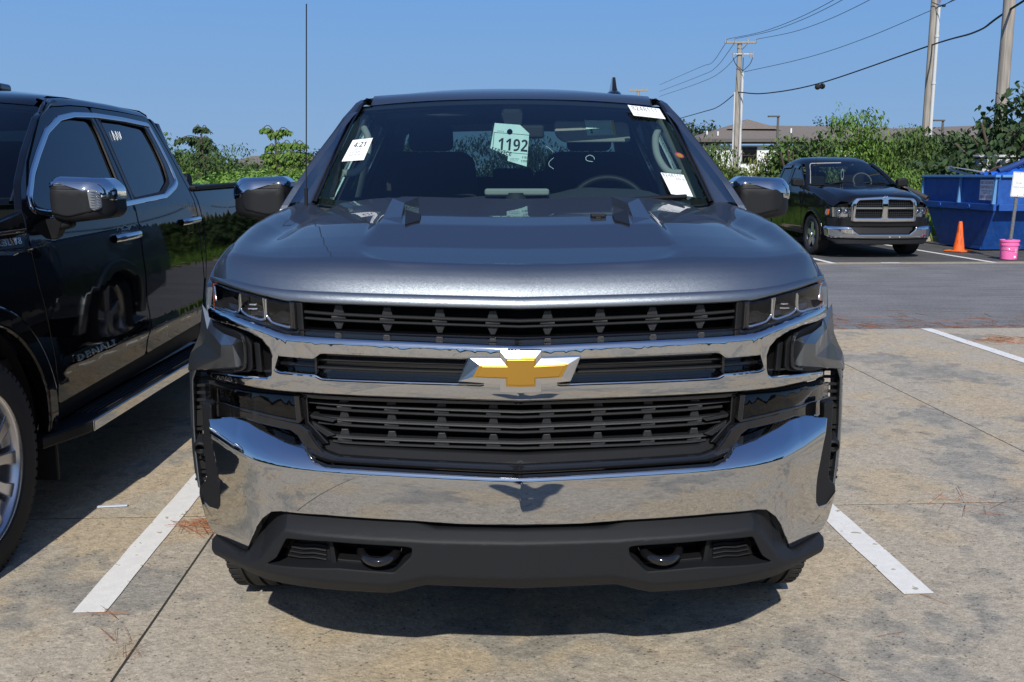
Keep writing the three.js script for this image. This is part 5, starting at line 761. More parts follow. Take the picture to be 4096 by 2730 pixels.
// ---------- scrap skip, cone, bucket with sign, block wall ----------
{
  const Lm = new THREE.Matrix4().makeRotationY(0.042), inLot = (o) => { o.applyMatrix4(Lm); return o; };
  const rustTex = dataTex(512, (u, v) => { const m = tile(u, v, 9, 71) * 0.5 + tile(u, v, 22, 72) * 0.4 + 0.3 * noise3(u * 26, v * 1.2, 5) * Math.min(1, 6 * u * (1 - u)); const f = sm(m, 0.38, 0.6), k = 0.93 + 0.14 * m; return [lerp(0.10 * k, 0.22, f), lerp(0.33 * k, 0.34, f), lerp(0.66 * k, 0.50, f)]; });
  const blue = S({ map: rustTex, roughness: 0.55 }), blueEdge = S({ color: C(0.10, 0.26, 0.50), roughness: 0.6 });
  const D = thing('scrap_skip', 'blue steel scrap skip heaped with metal, beside the orange cone', 'skip'); inLot(D);
  const x0 = 10.1, x1 = 12.1, zf = -16.0, zb = -19.0, yl = 0.90, yt = 1.455;
  const wall = (v, t) => { const n = new THREE.Vector3().crossVectors(V3(v[1]).sub(V3(v[0])), V3(v[3]).sub(V3(v[0]))).normalize().multiplyScalar(-t); const w = v.map((p) => [p[0] + n.x, p[1] + n.y, p[2] + n.z]); const g = poly([...v, ...w], [[0, 1, 2, 3], [7, 6, 5, 4], [0, 4, 5, 1], [1, 5, 6, 2], [2, 6, 7, 3], [3, 7, 4, 0]]); const p = g.attributes.position, u = g.attributes.uv; for (let i = 0; i < p.count; i++) u.setXY(i, (p.getX(i) + p.getZ(i)) * 0.4, p.getY(i) * 0.4); return g; };
  part(D, 'upper_side', [wall([[x0, yl, zb], [x0, yl, zf], [x0, yt, zf], [x0, yt, zb]], 0.02)], blue);
  part(D, 'upper_front', [wall([[x0, yl, zf], [x1, yl, zf], [x1, yt, zf], [x0, yt, zf]], 0.02)], blue);
  part(D, 'upper_side', [wall([[x1, yl, zf], [x1, yl, zb], [x1, yt, zb], [x1, yt, zf]], 0.02)], blue); part(D, 'upper_back', [wall([[x1, yl, zb], [x0, yl, zb], [x0, yt, zb], [x1, yt, zb]], 0.02)], blue);
  const lx = 0.06;
  part(D, 'lower_side', [wall([[x0 + lx, 0.03, zb + 0.75], [x0 + lx, 0.03, zf - 0.55], [x0 + 0.01, yl, zf - 0.02], [x0 + 0.01, yl, zb + 0.1]], 0.02)], blue);
  part(D, 'lower_front', [wall([[x0 + lx, 0.03, zf - 0.55], [x1 - lx, 0.03, zf - 0.55], [x1 - 0.01, yl, zf - 0.02], [x0 + 0.01, yl, zf - 0.02]], 0.02)], blue);
  part(D, 'lower_side', [wall([[x1 - lx, 0.03, zf - 0.55], [x1 - lx, 0.03, zb + 0.75], [x1 - 0.01, yl, zb + 0.1], [x1 - 0.01, yl, zf - 0.02]], 0.02)], blue);
  part(D, 'skip_floor', [box(x1 - x0 - 0.1, 0.05, zf - zb - 1.3, (x0 + x1) / 2, 0.05, (zf + zb) / 2 + 0.1)], blue);
  part(D, 'side_beam', [box(0.06, 0.13, zf - zb + 0.04, x0 - 0.03, 0.865, (zf + zb) / 2, 0.01)], blue); part(D, 'front_beam', [box(x1 - x0, 0.13, 0.06, (x0 + x1) / 2 + 0.03, 0.865, zf + 0.035, 0.01)], blue);
  part(D, 'top_rim', [box(0.10, 0.05, zf - zb + 0.08, x0 - 0.02, yt + 0.005, (zf + zb) / 2, 0.008)], blueEdge); part(D, 'top_rim', [box(x1 - x0, 0.05, 0.10, (x0 + x1) / 2 + 0.05, yt + 0.005, zf + 0.02, 0.008)], blueEdge);
  for (const z of [zb + 0.03, -17.35, zf - 0.02]) part(D, 'gusset', [wall([[x0 - 0.07, yl + 0.03, z], [x0, yl + 0.03, z], [x0, yt, z], [x0 - 0.03, yt, z]], 0.05)], blueEdge);
  for (const z of [-18.1, -16.9]) part(D, 'hook_eye', [clean(new THREE.TorusGeometry(0.035, 0.014, 8, 20).rotateY(Math.PI / 2).translate(x0 - 0.07, 0.865, z))], blue);
  const st = textTex(512, 640, (c, w, h) => { c.fillStyle = '#d9dbe6'; c.fillRect(0, 0, w, h); c.fillStyle = '#7a2f45'; c.textAlign = 'center'; c.font = 'bold 120px sans-serif'; c.fillText('ABC SALVAGE &', w / 2, 130, 470); c.fillText('SCRAP METAL CO.', w / 2, 270, 480); c.fillStyle = '#566'; c.font = 'bold 56px sans-serif'; c.fillText('SCRAP IRON & METAL', w / 2, 370, 400); c.fillText('CONWAY, AR', w / 2, 435, 260); c.fillStyle = '#7a2f45'; c.font = 'bold 120px sans-serif'; c.fillText('(501) 455-2225', w / 2, 580, 470); });
  part(D, 'company_plate', [grid([[[x0 - 0.012, 1.0, -16.62], [x0 - 0.012, 1.0, -16.12]], [[x0 - 0.012, 1.39, -16.62], [x0 - 0.012, 1.39, -16.12]]])], S({ map: st, roughness: 0.6 }), 'pale company plate on the skip side');
  // scrap
  const up = (name, g, mat, label, cat) => { const m = top(name, g.map((q) => q.applyMatrix4(Lm)), mat, label, cat); return m; };
  const galv = S({ color: C(0.45, 0.46, 0.47), metalness: 0.6, roughness: 0.5 });
  up('metal_sheet', [box(0.62, 0.012, 1.15, 10.62, 1.56, -17.75, 0.004, [0.12, 0.15, -0.14]), box(0.05, 0.05, 1.1, 10.36, 1.53, -17.85, 0.01, [0.16, 0.1, 0])], galv, 'bent grey metal sheet lying on top of the blue skip', 'metal sheet');
  const coil = []; for (let i = 0; i < 4; i++) coil.push(clean(new THREE.TorusGeometry(0.17 - i * 0.035, 0.022, 8, 36).rotateX(0.35).rotateY(-0.35).translate(10.50, 1.475, -16.75)));
  up('hose_coil', coil, S({ color: C(0.07, 0.045, 0.035), roughness: 0.85 }), 'brown coiled hose peeping over the skip rim', 'hose');
  { const rows = []; for (let j = 0; j <= 24; j++) { const r = []; for (let i = 0; i <= 40; i++) { const u = i / 40, v = j / 24; r.push([lerp(10.25, 12.0, u), 1.46 + 0.16 * Math.sin(u * 2.6 + 0.3) * Math.sin(v * Math.PI) + 0.05 * noise3(u * 9, v * 7, 3) + 0.025 * noise3(u * 22, v * 18, 8), lerp(-16.15, -17.3, v)]); } rows.push(r); } up('blue_tarp', [grid(rows)], P({ color: C(0.015, 0.11, 0.55), roughness: 0.35 }), 'crumpled bright blue tarpaulin over the front of the skip', 'tarpaulin'); }
  up('tarp_roll', [tube([[10.36, 1.55, -16.5], [10.7, 1.66, -16.55], [11.1, 1.83, -16.6], [11.8, 2.05, -16.7]], 0.06, 12, 30)], P({ color: C(0.02, 0.05, 0.17), roughness: 0.35 }), 'dark blue rolled tarpaulin slanting up out of the skip', 'tarpaulin');
  up('exhaust_pipe', [tube([[9.66, 1.215, -19.05], [9.74, 1.15, -18.85], [9.95, 0.98, -18.5]], 0.055, 14, 20)], S({ color: C(0.1, 0.09, 0.085), metalness: 0.5, roughness: 0.5 }), 'exhaust pipe with a shiny tip leaning against the far end of the skip', 'pipe');
  { const t = new THREE.CylinderGeometry(0.062, 0.062, 0.16, 20, 1, true); t.rotateZ(0.7); part(scene.children[scene.children.length - 1], 'pipe_tip', [clean(t.translate(9.69, 1.19, -18.98)).applyMatrix4(Lm)], M.chromeSatin); }
  // traffic cone
  const cone = thing('traffic_cone', 'faded orange traffic cone in front of the blue skip', 'cone'); inLot(cone);
  const coneTex = dataTex(128, (u, v) => { const m = tile(u, v, 7, 91); const s = m > 0.42 ? 0.75 : 1; return [0.93 * s, (0.40 + 0.12 * sm(v, 0.5, 1)) * s, 0.15 * s]; });
  const cm = S({ map: coneTex, roughness: 0.6 });
  { const g = new THREE.LatheGeometry([[0.115, 0.03], [0.105, 0.05], [0.035, 0.575], [0.028, 0.59], [0.018, 0.59]].map(V2), 36); part(cone, 'cone_body', [clean(g.translate(9.60, 0, -16.33))], cm); part(cone, 'cone_base', [box(0.39, 0.03, 0.39, 9.60, 0.017, -16.33, 0.012, [0, 0.5, 0])], cm); }
  // bucket with the sign post standing in it
  const bx = 9.567, bz = -14.5, pink = S({ color: C(0.88, 0.16, 0.42), roughness: 0.45 });
  const bk = thing('bucket', 'pink plastic bucket holding the sign post at the right edge', 'bucket'); inLot(bk);
  { const g = new THREE.LatheGeometry([[0, 0.004], [0.132, 0.004], [0.138, 0.012], [0.148, 0.25], [0.162, 0.252], [0.162, 0.282], [0.152, 0.285], [0.154, 0.315], [0.166, 0.318], [0.166, 0.345], [0.160, 0.352], [0.148, 0.35], [0.145, 0.30], [0, 0.30]].map(V2), 44); part(bk, 'bucket_body', [toCreasedNormals(clean(g.translate(bx, 0, bz)), 0.5)], pink);
    part(bk, 'bucket_handle', [tube(Array.from({ length: 13 }, (_, i) => { const a = lerp(-0.25, Math.PI + 0.25, i / 12); return [bx + 0.168 * Math.cos(a), 0.268 - 0.10 * Math.sin(a) * 0.85, bz + 0.05 + 0.13 * Math.sin(a)]; }), 0.0035, 6, 40)], M.chromeSatin);
    part(bk, 'bucket_label', [grid([0.04, 0.075].map((y) => Array.from({ length: 6 }, (_, i) => { const a = lerp(1.15, 1.45, i / 5) * 1.0; return [bx + 0.1425 * Math.cos(a), y, bz + 0.1425 * Math.sin(a)]; })))], M.paper); part(bk, 'bucket_label', [grid([0.13, 0.20].map((y) => Array.from({ length: 6 }, (_, i) => { const a = lerp(1.0, 1.4, i / 5); return [bx + (0.143 + y * 0.03) * Math.cos(a), y, bz + (0.143 + y * 0.03) * Math.sin(a)]; })))], S({ color: C(0.9, 0.4, 0.6), roughness: 0.5 })); }
  const sg = thing('sign', 'white sign reading Scrap metal only on a perforated post', 'sign'); inLot(sg);
  { const lean = 0.055, px = bx + 0.0, m = new THREE.Matrix4().makeRotationZ(-lean).setPosition(px, 0.25, bz);
    const post = [box(0.045, 1.25, 0.006, 0, 0.62, 0, 0.001), box(0.006, 1.25, 0.03, -0.022, 0.62, 0.012, 0.001), box(0.006, 1.25, 0.03, 0.022, 0.62, 0.012, 0.001)]; part(sg, 'sign_post', post.map((g) => g.applyMatrix4(m)), S({ color: C(0.4, 0.41, 0.42), metalness: 0.8, roughness: 0.45 }));
    for (let i = 0; i < 34; i++) part(sg, 'post_hole', [cyl(0.006, 0.006, 0.004, 0, 0.06 + i * 0.025, 0.005, 10, [Math.PI / 2, 0, 0]).applyMatrix4(m)], M.dark);
    const t = textTex(384, 640, (c, w, h) => { c.fillStyle = '#eceeee'; c.fillRect(0, 0, w, h); c.strokeStyle = '#20242c'; c.lineWidth = 9; c.beginPath(); c.roundRect(16, 16, w - 32, h - 32, 30); c.stroke(); c.fillStyle = '#20242c'; c.textAlign = 'center'; c.font = '66px sans-serif'; c.fillText('Scrap', w / 2, 305, 170); c.fillText('metal only', w / 2, 412, 300); });
    const pl = plate(rounded([[-0.125, 0], [0.125, 0], [0.125, 0.43], [-0.125, 0.43]], 0.02, 4), { d: 0.006, b: 0, back: true }); { const p = pl.attributes.position, u = pl.attributes.uv; for (let i = 0; i < p.count; i++) u.setXY(i, (p.getX(i) + 0.125) / 0.25, p.getY(i) / 0.43); }
    pl.translate(0, 0.855, 0.036).applyMatrix4(m); part(sg, 'sign_face', [pl], S({ map: t, roughness: 0.4 }));
    for (const y of [0.885, 1.255]) part(sg, 'sign_bolt', [cyl(0.007, 0.007, 0.008, 0, y, 0.04, 10, [Math.PI / 2, 0, 0]).applyMatrix4(m)], M.chromeSatin); }
  // white split-face block wall behind the skip
  const bwTex = dataTex(256, (u, v) => { const m = tile(u, v, 14, 101) + 0.5 * tile(u, v, 34, 103); const k = m > 0.05 ? 0.83 : 0.60; return [k, k * 1.0, k * 1.01]; });
  const bm = S({ map: bwTex, roughness: 0.9 }); const bw = thing('block_wall', 'white painted split-face block wall rising behind the skip', 'wall'); inLot(bw);
  for (let r = 0; r < 9; r++) for (let k = 0; k < 5; k++) { const w = 0.44, g = new THREE.BoxGeometry(w - 0.012, 0.212, 0.3, 9, 5, 1), p = g.attributes.position; for (let i = 0; i < p.count; i++) if (p.getZ(i) > 0.1) p.setZ(i, p.getZ(i) + 0.045 * noise3(p.getX(i) * 11 + k * 5, p.getY(i) * 14 + r * 3, 2) - (Math.abs(p.getX(i)) > w / 2 - 0.03 || Math.abs(p.getY(i)) > 0.1 ? 0.03 : 0)); g.computeVertexNormals(); part(bw, 'block', [clean(g.translate(12.38 + k * w + (r % 2 ? 0.0 : -0.02), 0.11 + r * 0.222 - 0.13, -20.7))], bm); }
  part(bw, 'wall_cap', [box(2.3, 0.06, 0.36, 13.25, 1.925, -20.7, 0.015)], bm);
}
// ---------- poles, cables, houses ----------
{
  const wood = S({ map: dataTex(256, (u, v) => { const k = 0.585 + 0.10 * noise3(u * 60, v * 4, 3) * Math.min(1, 8 * u * (1 - u)) + 0.07 * tile(u, v, 12, 111); return [k, k * 0.955, k * 0.90]; }), roughness: 0.95 });
  const conduit = S({ color: C(0.55, 0.56, 0.57), roughness: 0.6 }), cable = S({ color: C(0.012, 0.012, 0.014), roughness: 0.8 }), ins = S({ color: C(0.3, 0.3, 0.31), roughness: 0.5 });
  const p1 = thing('utility_pole', 'far wooden utility pole with crossarm, left of the other poles', 'utility pole', 'utility poles');
  part(p1, 'pole', [cyl(0.14, 0.18, 9.5, 14.15, 4.6, -58, 16)], wood);
  part(p1, 'crossarm', [box(1.9, 0.13, 0.11, 14.16, 9.27, -57.85, 0.02)], wood);
  for (const x of [13.28, 13.75, 14.6, 15.05]) part(p1, 'insulator', [cyl(0.03, 0.055, 0.18, x, 9.42, -57.85, 10)], ins);
  part(p1, 'lower_arm', [box(1.25, 0.06, 0.06, 14.3, 8.6, -57.8, 0.01)], conduit);
  for (const x of [13.72, 14.3, 14.75, 14.92]) part(p1, 'cutout_switch', [cyl(0.045, 0.05, 0.34, x, 8.55, -57.75, 10)], ins);
  for (const [x, y] of [[13.72, 8.4], [14.33, 8.4], [14.9, 8.4]]) part(p1, 'drop_cable', [tube([[x, y, -57.75], [lerp(x, 14.33, 0.3), 8.0, -57.75], [14.33, 7.62, -57.75]], 0.022, 6, 20)], cable);
  part(p1, 'conduit', [cyl(0.075, 0.075, 7.6, 14.36, 3.8, -57.85, 12)], conduit); part(p1, 'conduit', [cyl(0.05, 0.05, 6.4, 13.92, 3.2, -57.85, 12)], conduit);
  for (const s of [-1, 1]) part(p1, 'arm_brace', [tube([[14.15, 8.9, -57.85], [14.15 + s * 0.45, 9.22, -57.85]], 0.016, 6, 2)], ins);
  const p2 = thing('utility_pole', 'weathered utility pole with a pale grey conduit strapped along it', 'utility pole', 'utility poles');
  part(p2, 'pole', [cyl(0.135, 0.18, 13, 17.99, 5.5, -40, 16)], wood); part(p2, 'conduit', [cyl(0.07, 0.075, 8.5, 18.11, 4.15, -39.82, 12)], conduit);
  for (const y of [2.4, 5.3, 7.2]) part(p2, 'conduit_joint', [cyl(0.09, 0.09, 0.1, 18.11, y, -39.82, 12)], conduit);
  part(p2, 'bracket', [tube([[17.8, 8.55, -39.8], [18.1, 8.42, -39.7], [18.4, 8.5, -39.8], [18.9, 8.8, -39.8]], 0.018, 6, 20), box(0.12, 0.1, 0.1, 18.3, 8.42, -39.8, 0.01)], cable);
  for (const s of [-0.15, 0.25]) part(p2, 'drop_cable', [tube([[18.1 + s, 9.3, -39.8], [18.1 + s * 0.5, 8.9, -39.75], [18.1, 8.5, -39.75]], 0.014, 6, 16)], S({ color: C(0.25, 0.08, 0.03), roughness: 0.7 }));
  const p3 = thing('utility_pole', 'near thick wooden utility pole behind the big leaves at the right', 'utility pole', 'utility poles');
  { const g = new THREE.CylinderGeometry(0.138, 0.172, 12, 24, 40); const p = g.attributes.position; for (let i = 0; i < p.count; i++) { const k = 1 + 0.03 * noise3(p.getX(i) * 8, p.getY(i) * 1.5, p.getZ(i) * 8); p.setX(i, p.getX(i) * k); p.setZ(i, p.getZ(i) * k); } g.computeVertexNormals(); part(p3, 'pole', [clean(g.translate(13.15, 4.8, -24))], wood); }
  const wire = (name, pts, r, label) => top(name, [tube(pts, r, 6, 60)], cable, label, 'cable');
  wire('thick_cable', [[15.2, 6.2, -77], [14.1, 6.42, -58]].map((p, i) => p).concat([[15.0, 6.10, -55], [16.55, 6.22, -50], [17.96, 6.86, -40], [15.6, 6.15, -31], [13.16, 5.72, -24], [10.5, 5.9, -12]]).slice(1), 0.032, 'thick dark cable sagging between the three utility poles');
  wire('thick_cable', [[14.1, 6.42, -58], [14.7, 6.1, -66], [15.25, 6.25, -75], [17, 7, -110]], 0.03, 'thick dark cable running off behind the far utility pole');
  wire('thin_wire', [[14.2, 7.53, -58], [16.1, 7.62, -51], [17.35, 7.95, -46], [17.95, 8.3, -40], [19, 8.9, -34]], 0.014, 'lower thin wire between the far pole and the conduit pole');
  [[13.28, 9.45, 14.0, 8.8], [13.75, 9.47, 14.45, 8.85], [15.05, 9.45, 15.5, 8.8]].forEach(([x, y, x2, y2], i) => wire('thin_wire', [[x, y, -58], [lerp(x, x2, 0.5), lerp(y, y2, 0.5) - 0.32, -49], [x2, y2, -40], [x2 + 0.7, y2 + 0.9, -30], [x2 + 1.6, 11.4, -20]], 0.013, ['leftmost of the thin wires rising from the crossarm to the sky', 'middle thin wire rising from the crossarm to the sky', 'rightmost thin wire rising from the crossarm to the sky'][i]));
  [[13.28, 9.2, 9.75], [13.8, 9.2, 9.1], [14.6, 9.2, 8.6]].forEach(([x, y, y2], i) => wire('thin_wire', [[x, y, -58], [lerp(x, 15.15, 0.5), (y + y2) / 2 - 0.45, -66], [15.15, y2 - 0.1, -75], [16, y2 + 0.8, -100]], 0.015, ['upper thin wire going away left from the far pole', 'middle thin wire going away left from the far pole', 'lower thin wire going away left from the far pole'][i]));
  const sp = thing('cable_splice', 'dark round splice case hanging under the thick cable', 'splice case'); part(sp, 'case', [(() => { const g = new THREE.SphereGeometry(0.15, 16, 12); g.translate(16.42, 6.03, -50); return clean(g); })()], cable); part(sp, 'case', [(() => { const g = new THREE.SphereGeometry(0.15, 16, 12); g.translate(16.66, 6.06, -50); return clean(g); })()], cable);
  // distant pole whose crossarm peeps over the truck roof
  const p4 = thing('utility_pole', 'most distant utility pole, its crossarm just above the grey truck roof', 'utility pole', 'utility poles'); part(p4, 'pole', [cyl(0.15, 0.18, 10.3, 14.4, 5.2, -104, 12)], wood); part(p4, 'crossarm', [box(2.0, 0.14, 0.12, 14.4, 10.32, -103.9, 0.02)], wood);
  for (const x of [13.5, 14.2, 14.8, 15.3]) part(p4, 'insulator', [cyl(0.05, 0.07, 0.25, x, 10.5, -103.9, 8)], ins);
  
  // house
  const roofM = S({ map: dataTex(256, (u, v) => { const k = 0.45 + 0.06 * tile(u, v, 40, 121) + 0.05 * (R0() - 0.5); return [k, k * 0.93, k * 0.87]; }), roughness: 0.95 });
  const white = S({ color: C(0.72, 0.73, 0.73), roughness: 0.8 }), fascia = S({ color: C(0.11, 0.10, 0.095), roughness: 0.8 });
  const roofUV = (g) => { const p = g.attributes.position, u = g.attributes.uv; for (let i = 0; i < p.count; i++) u.setXY(i, p.getX(i) / 3, (p.getY(i) + p.getZ(i)) / 3); return g; };
  const hs = thing('house', 'long low white house under a brown hipped roof beyond the hedge', 'house');
  part(hs, 'wall', [box(18, 3.8, 10, 25.0, 1.9, -80.4, 0)], white);
  part(hs, 'roof', [roofUV(poly([[14.9, 4.28, -74.7], [36, 4.28, -74.7], [36, 4.28, -87], [14.9, 4.28, -87], [18.7, 5.55, -79.5], [31.2, 5.4, -79.5]], [[0, 1, 5, 4], [1, 2, 5], [2, 3, 4, 5], [3, 0, 4]])), roofUV(poly([[17.9, 5.15, -77.5], [22.4, 5.15, -77.5], [19.95, 5.98, -79.0], [19.95, 5.98, -82]], [[0, 1, 2], [1, 3, 2], [0, 2, 3]]))], roofM);
  part(hs, 'fascia', [box(21.1, 0.22, 0.14, 25.45, 4.18, -74.72, 0.01), box(21, 0.05, 1.4, 25.45, 4.06, -75.3, 0.01)], fascia);
  for (const x of [19.3, 24.2, 28.5]) { const w = part(hs, 'window', [box(1.2, 1.3, 0.06, x, 3.05, -75.38, 0.01)], fascia); part(w, 'pane', [box(1.08, 0.56, 0.03, x, 3.34, -75.34, 0)], M.gloss); part(w, 'pane', [box(1.08, 0.56, 0.03, x, 2.74, -75.34, 0)], M.gloss); }
  for (const [x, y, z] of [[16.1, 4.75, -76.2], [16.9, 4.7, -75.9], [22.9, 4.98, -76.8], [27.3, 4.5, -75.4], [28.9, 4.52, -75.5]]) part(hs, 'roof_vent', [cyl(0.07, 0.07, 0.38, x, y, z, 10)], white);
  const h2 = thing('house', 'second brown-roofed house at the right, mostly hidden by leaves', 'house');
  part(h2, 'wall', [box(14, 3.8, 9, 40, 1.9, -84, 0)], white); part(h2, 'roof', [roofUV(poly([[30.6, 4.3, -79], [50, 4.3, -79], [50, 4.3, -90], [30.6, 4.3, -90], [33.4, 5.45, -83], [47, 5.9, -83]], [[0, 1, 5, 4], [1, 2, 5], [2, 3, 4, 5], [3, 0, 4]]))], roofM); part(h2, 'fascia', [box(19.4, 0.22, 0.14, 40.3, 4.2, -79.03, 0.01)], fascia);
  for (const [x, y, z, l] of [[17.74, 5.25, -62, 'thin dark lamp post standing before the brown roof'], [28.4, 5.0, -62, 'shorter dark lamp post half hidden in the leaves at the right']]) { const lp = thing('lamp_post', l, 'lamp post'); part(lp, 'post', [cyl(0.07, 0.08, y, x, y / 2, z, 10)], fascia); part(lp, 'lamp_head', [box(0.75, 0.09, 0.3, x - 0.28, y - 0.02, z, 0.03)], fascia); }
  const h3 = thing('house', 'low brown-roofed house glimpsed far off at the left behind the aerial', 'house'); part(h3, 'wall', [box(16, 2.4, 8, -17, 1.2, -94, 0)], S({ color: C(0.5, 0.42, 0.38), roughness: 0.9 })); part(h3, 'roof', [roofUV(poly([[-26, 2.4, -89], [-8, 2.4, -89], [-8, 2.4, -99], [-26, 2.4, -99], [-24, 3.35, -94], [-10, 3.35, -94]], [[0, 1, 5, 4], [1, 2, 5], [2, 3, 4, 5], [3, 0, 4]]))], roofM);
}
// ---------- vegetation ----------
const leafGeo = (w, droop) => { const v = [[0, 0, 0], [w, 0.02, 0.35], [w * 0.8, -droop * 0.4, 0.7], [0, -droop, 1], [-w * 0.8, -droop * 0.4, 0.7], [-w, 0.02, 0.35], [0, -0.05, 0.35], [0, -droop * 0.4 - 0.05, 0.7]]; return poly(v, [[0, 1, 6], [1, 2, 7, 6], [2, 3, 7], [3, 4, 7], [4, 5, 6, 7], [5, 0, 6]]); };
const LEAF = { broad: leafGeo(0.26, 0.25), lance: leafGeo(0.16, 0.35), small: leafGeo(0.3, 0.1), blade: poly([[-0.03, 0, 0], [0.03, 0, 0], [0.02, 0.6, 0.08], [-0.02, 0.6, 0.08], [0, 1, 0.3]], [[0, 1, 2, 3], [3, 2, 4]]) };
const leafMat = (r, g, b, t = 0.35) => P({ color: C(r, g, b), roughness: 0.55, transmission: t, thickness: 0, ior: 1.4 });
const LM = { green: leafMat(0.085, 0.155, 0.03), dark: leafMat(0.040, 0.085, 0.022), bright: leafMat(0.14, 0.25, 0.04), grass: leafMat(0.16, 0.30, 0.04, 0.3), yellow: leafMat(0.17, 0.20, 0.045), far: leafMat(0.05, 0.085, 0.04) };
for (const k in LM) LM[k].roughness = 0.75;
const bark = S({ color: C(0.09, 0.07, 0.05), roughness: 0.95 });
function leaves(parent, name, geo, mat, n, sample, seed) {
  const r = rng(seed), m = new THREE.InstancedMesh(geo, mat, n), M4 = new THREE.Matrix4(), q = new THREE.Quaternion(), e = new THREE.Euler(), c = new THREE.Color();
  for (let i = 0; i < n; i++) { const s = sample(r, i); e.set(s.rx, s.ry, s.rz, 'YXZ'); q.setFromEuler(e); M4.compose(new THREE.Vector3(s.x, s.y, s.z), q, new THREE.Vector3(s.s, s.s, s.s)); m.setMatrixAt(i, M4); const k = s.k ?? 0.7 + 0.6 * r(); c.setRGB(k * (0.85 + 0.3 * r()), k, k * 0.9); m.setColorAt(i, c); }
  m.name = name; m.userData.kind = 'stuff'; m.castShadow = m.receiveShadow = true; parent.add(m); return m;
}
// crown of leaf clumps hung through a set of ellipsoids
const crown = (blobs, size, per = 14) => { let tip = null, left = 0; return (r) => {
  if (left-- <= 0) { const b = blobs[Math.floor(r() * blobs.length)], u = r() * 2 - 1, a = r() * TAU, s = Math.sqrt(1 - u * u), d = [s * Math.cos(a), u, s * Math.sin(a)], k = (0.45 + 0.6 * Math.sqrt(r())) * (1 + 0.28 * noise3(d[0] * 2 + b[0], d[1] * 2 + b[1], d[2] * 2)); tip = [b[0] + d[0] * b[3] * k, Math.max(0.1, b[1] + d[1] * b[4] * k), b[2] + d[2] * b[5] * k, a, 0.75 + 0.5 * r()]; left = per; }
  const sp = size * 1.7; return { x: tip[0] + (r() - 0.5) * sp * 2, y: tip[1] + (r() - 0.6) * sp * 1.6, z: tip[2] + (r() - 0.5) * sp * 2, rx: 0.1 + r() * 0.9, ry: r() * TAU, rz: (r() - 0.5) * 0.7, s: size * (0.6 + 0.8 * r()), k: tip[4] * (0.8 + 0.4 * r()) }; }; };
function stems(parent, x, z, h, n, spread, seed) { const r = rng(seed), g = []; for (let i = 0; i < n; i++) { const a = r() * TAU, d = spread * (0.3 + 0.7 * r()); g.push(tube([[x + 0.1 * Math.cos(a), 0, z + 0.1 * Math.sin(a)], [x + d * 0.4 * Math.cos(a), h * 0.5, z + d * 0.4 * Math.sin(a)], [x + d * Math.cos(a), h * (0.75 + 0.2 * r()), z + d * Math.sin(a)]], 0.02 + 0.015 * r(), 5, 10)); } for (const q of g) part(parent, 'stem', [q], bark); }
function bush(name, label, category, group, o) {
  const t = thing(name, label, category, group); stems(t, o.x, o.z, o.h * 0.9, o.stems ?? 6, o.w * 0.7, o.seed);
  const r = rng(o.seed + 5), bl = []; for (let i = 0; i < (o.blobs ?? 9); i++) { const a = r() * TAU, d = o.w * Math.sqrt(r()) * 0.8, y = o.h * (0.3 + 0.55 * r()); bl.push([o.x + d * Math.cos(a), y, o.z + d * Math.sin(a) * 0.7, o.w * (0.3 + 0.25 * r()), o.h * (0.18 + 0.14 * r()), o.w * 0.35]); }
  bl.push([o.x, o.h * 0.35, o.z, o.w * 0.8, o.h * 0.36, o.w * 0.55]);
  leaves(t, 'foliage', o.leaf ?? LEAF.lance, o.mat ?? LM.green, o.n ?? 2600, crown(bl, o.size ?? 0.15), o.seed + 9); return t;
}
// hedge on the right, from the roof pillar of the grey truck to the big-leaved tree
const G1 = 'shrubs of the overgrown hedge behind the far truck';
[[4.6, -23.2, 1.25, 1.98, 'green', 'leafy shrub at the left end of the hedge, next to the grey truck pillar'], [6.1, -24.4, 1.3, 1.95, 'yellow', 'yellowish shrub under the white house wall, left of the far truck'], [7.7, -23.8, 1.3, 2.62, 'green', 'green shrub whose tips stand above the far truck cab'], [9.25, -24.2, 1.2, 2.85, 'bright', 'tallest bright green shrub above the far truck windshield'], [10.6, -24.4, 1.25, 2.7, 'green', 'shrub at the foot of the conduit pole'], [11.9, -25, 1.4, 2.7, 'dark', 'dark shrub between conduit pole and big-leaved tree'], [10.0, -21.6, 0.9, 1.6, 'bright', 'low bright green shrub right behind the skip'], [8.6, -21.8, 1.0, 1.7, 'green', 'low shrub behind the far truck hood'], [3.4, -23.5, 1.9, 2.35, 'dark', 'dark shrub seen through the grey truck windshield at the right'], [0.6, -24.5, 2.1, 2.45, 'dark', 'rounded dark shrub seen through the middle of the windshield'], [-2.2, -23.5, 1.9, 2.3, 'dark', 'dark shrub seen through the windshield at the left']]
  .forEach(([x, z, w, h, m, l], i) => bush('shrub', l, 'shrub', G1, { x, z, w, h, mat: LM[m], n: 9000, seed: 100 + i * 13, size: i > 5 && i < 8 ? 0.09 : 0.125, leaf: i % 3 === 2 ? LEAF.broad : LEAF.lance }));
bush('broadleaf_tree', 'dark big-leaved tree spreading over the skip at the right edge', 'tree', null, { x: 12.3, z: -21.9, w: 1.95, h: 3.35, mat: LM.dark, n: 8500, seed: 301, size: 0.20, leaf: LEAF.broad, blobs: 13, stems: 8 });
bush('broadleaf_tree', 'second dark big-leaved tree behind the block wall at the right edge', 'tree', null, { x: 15, z: -23.5, w: 2.0, h: 3.4, mat: LM.dark, n: 6000, seed: 331, size: 0.20, leaf: LEAF.broad, blobs: 12, stems: 6 });
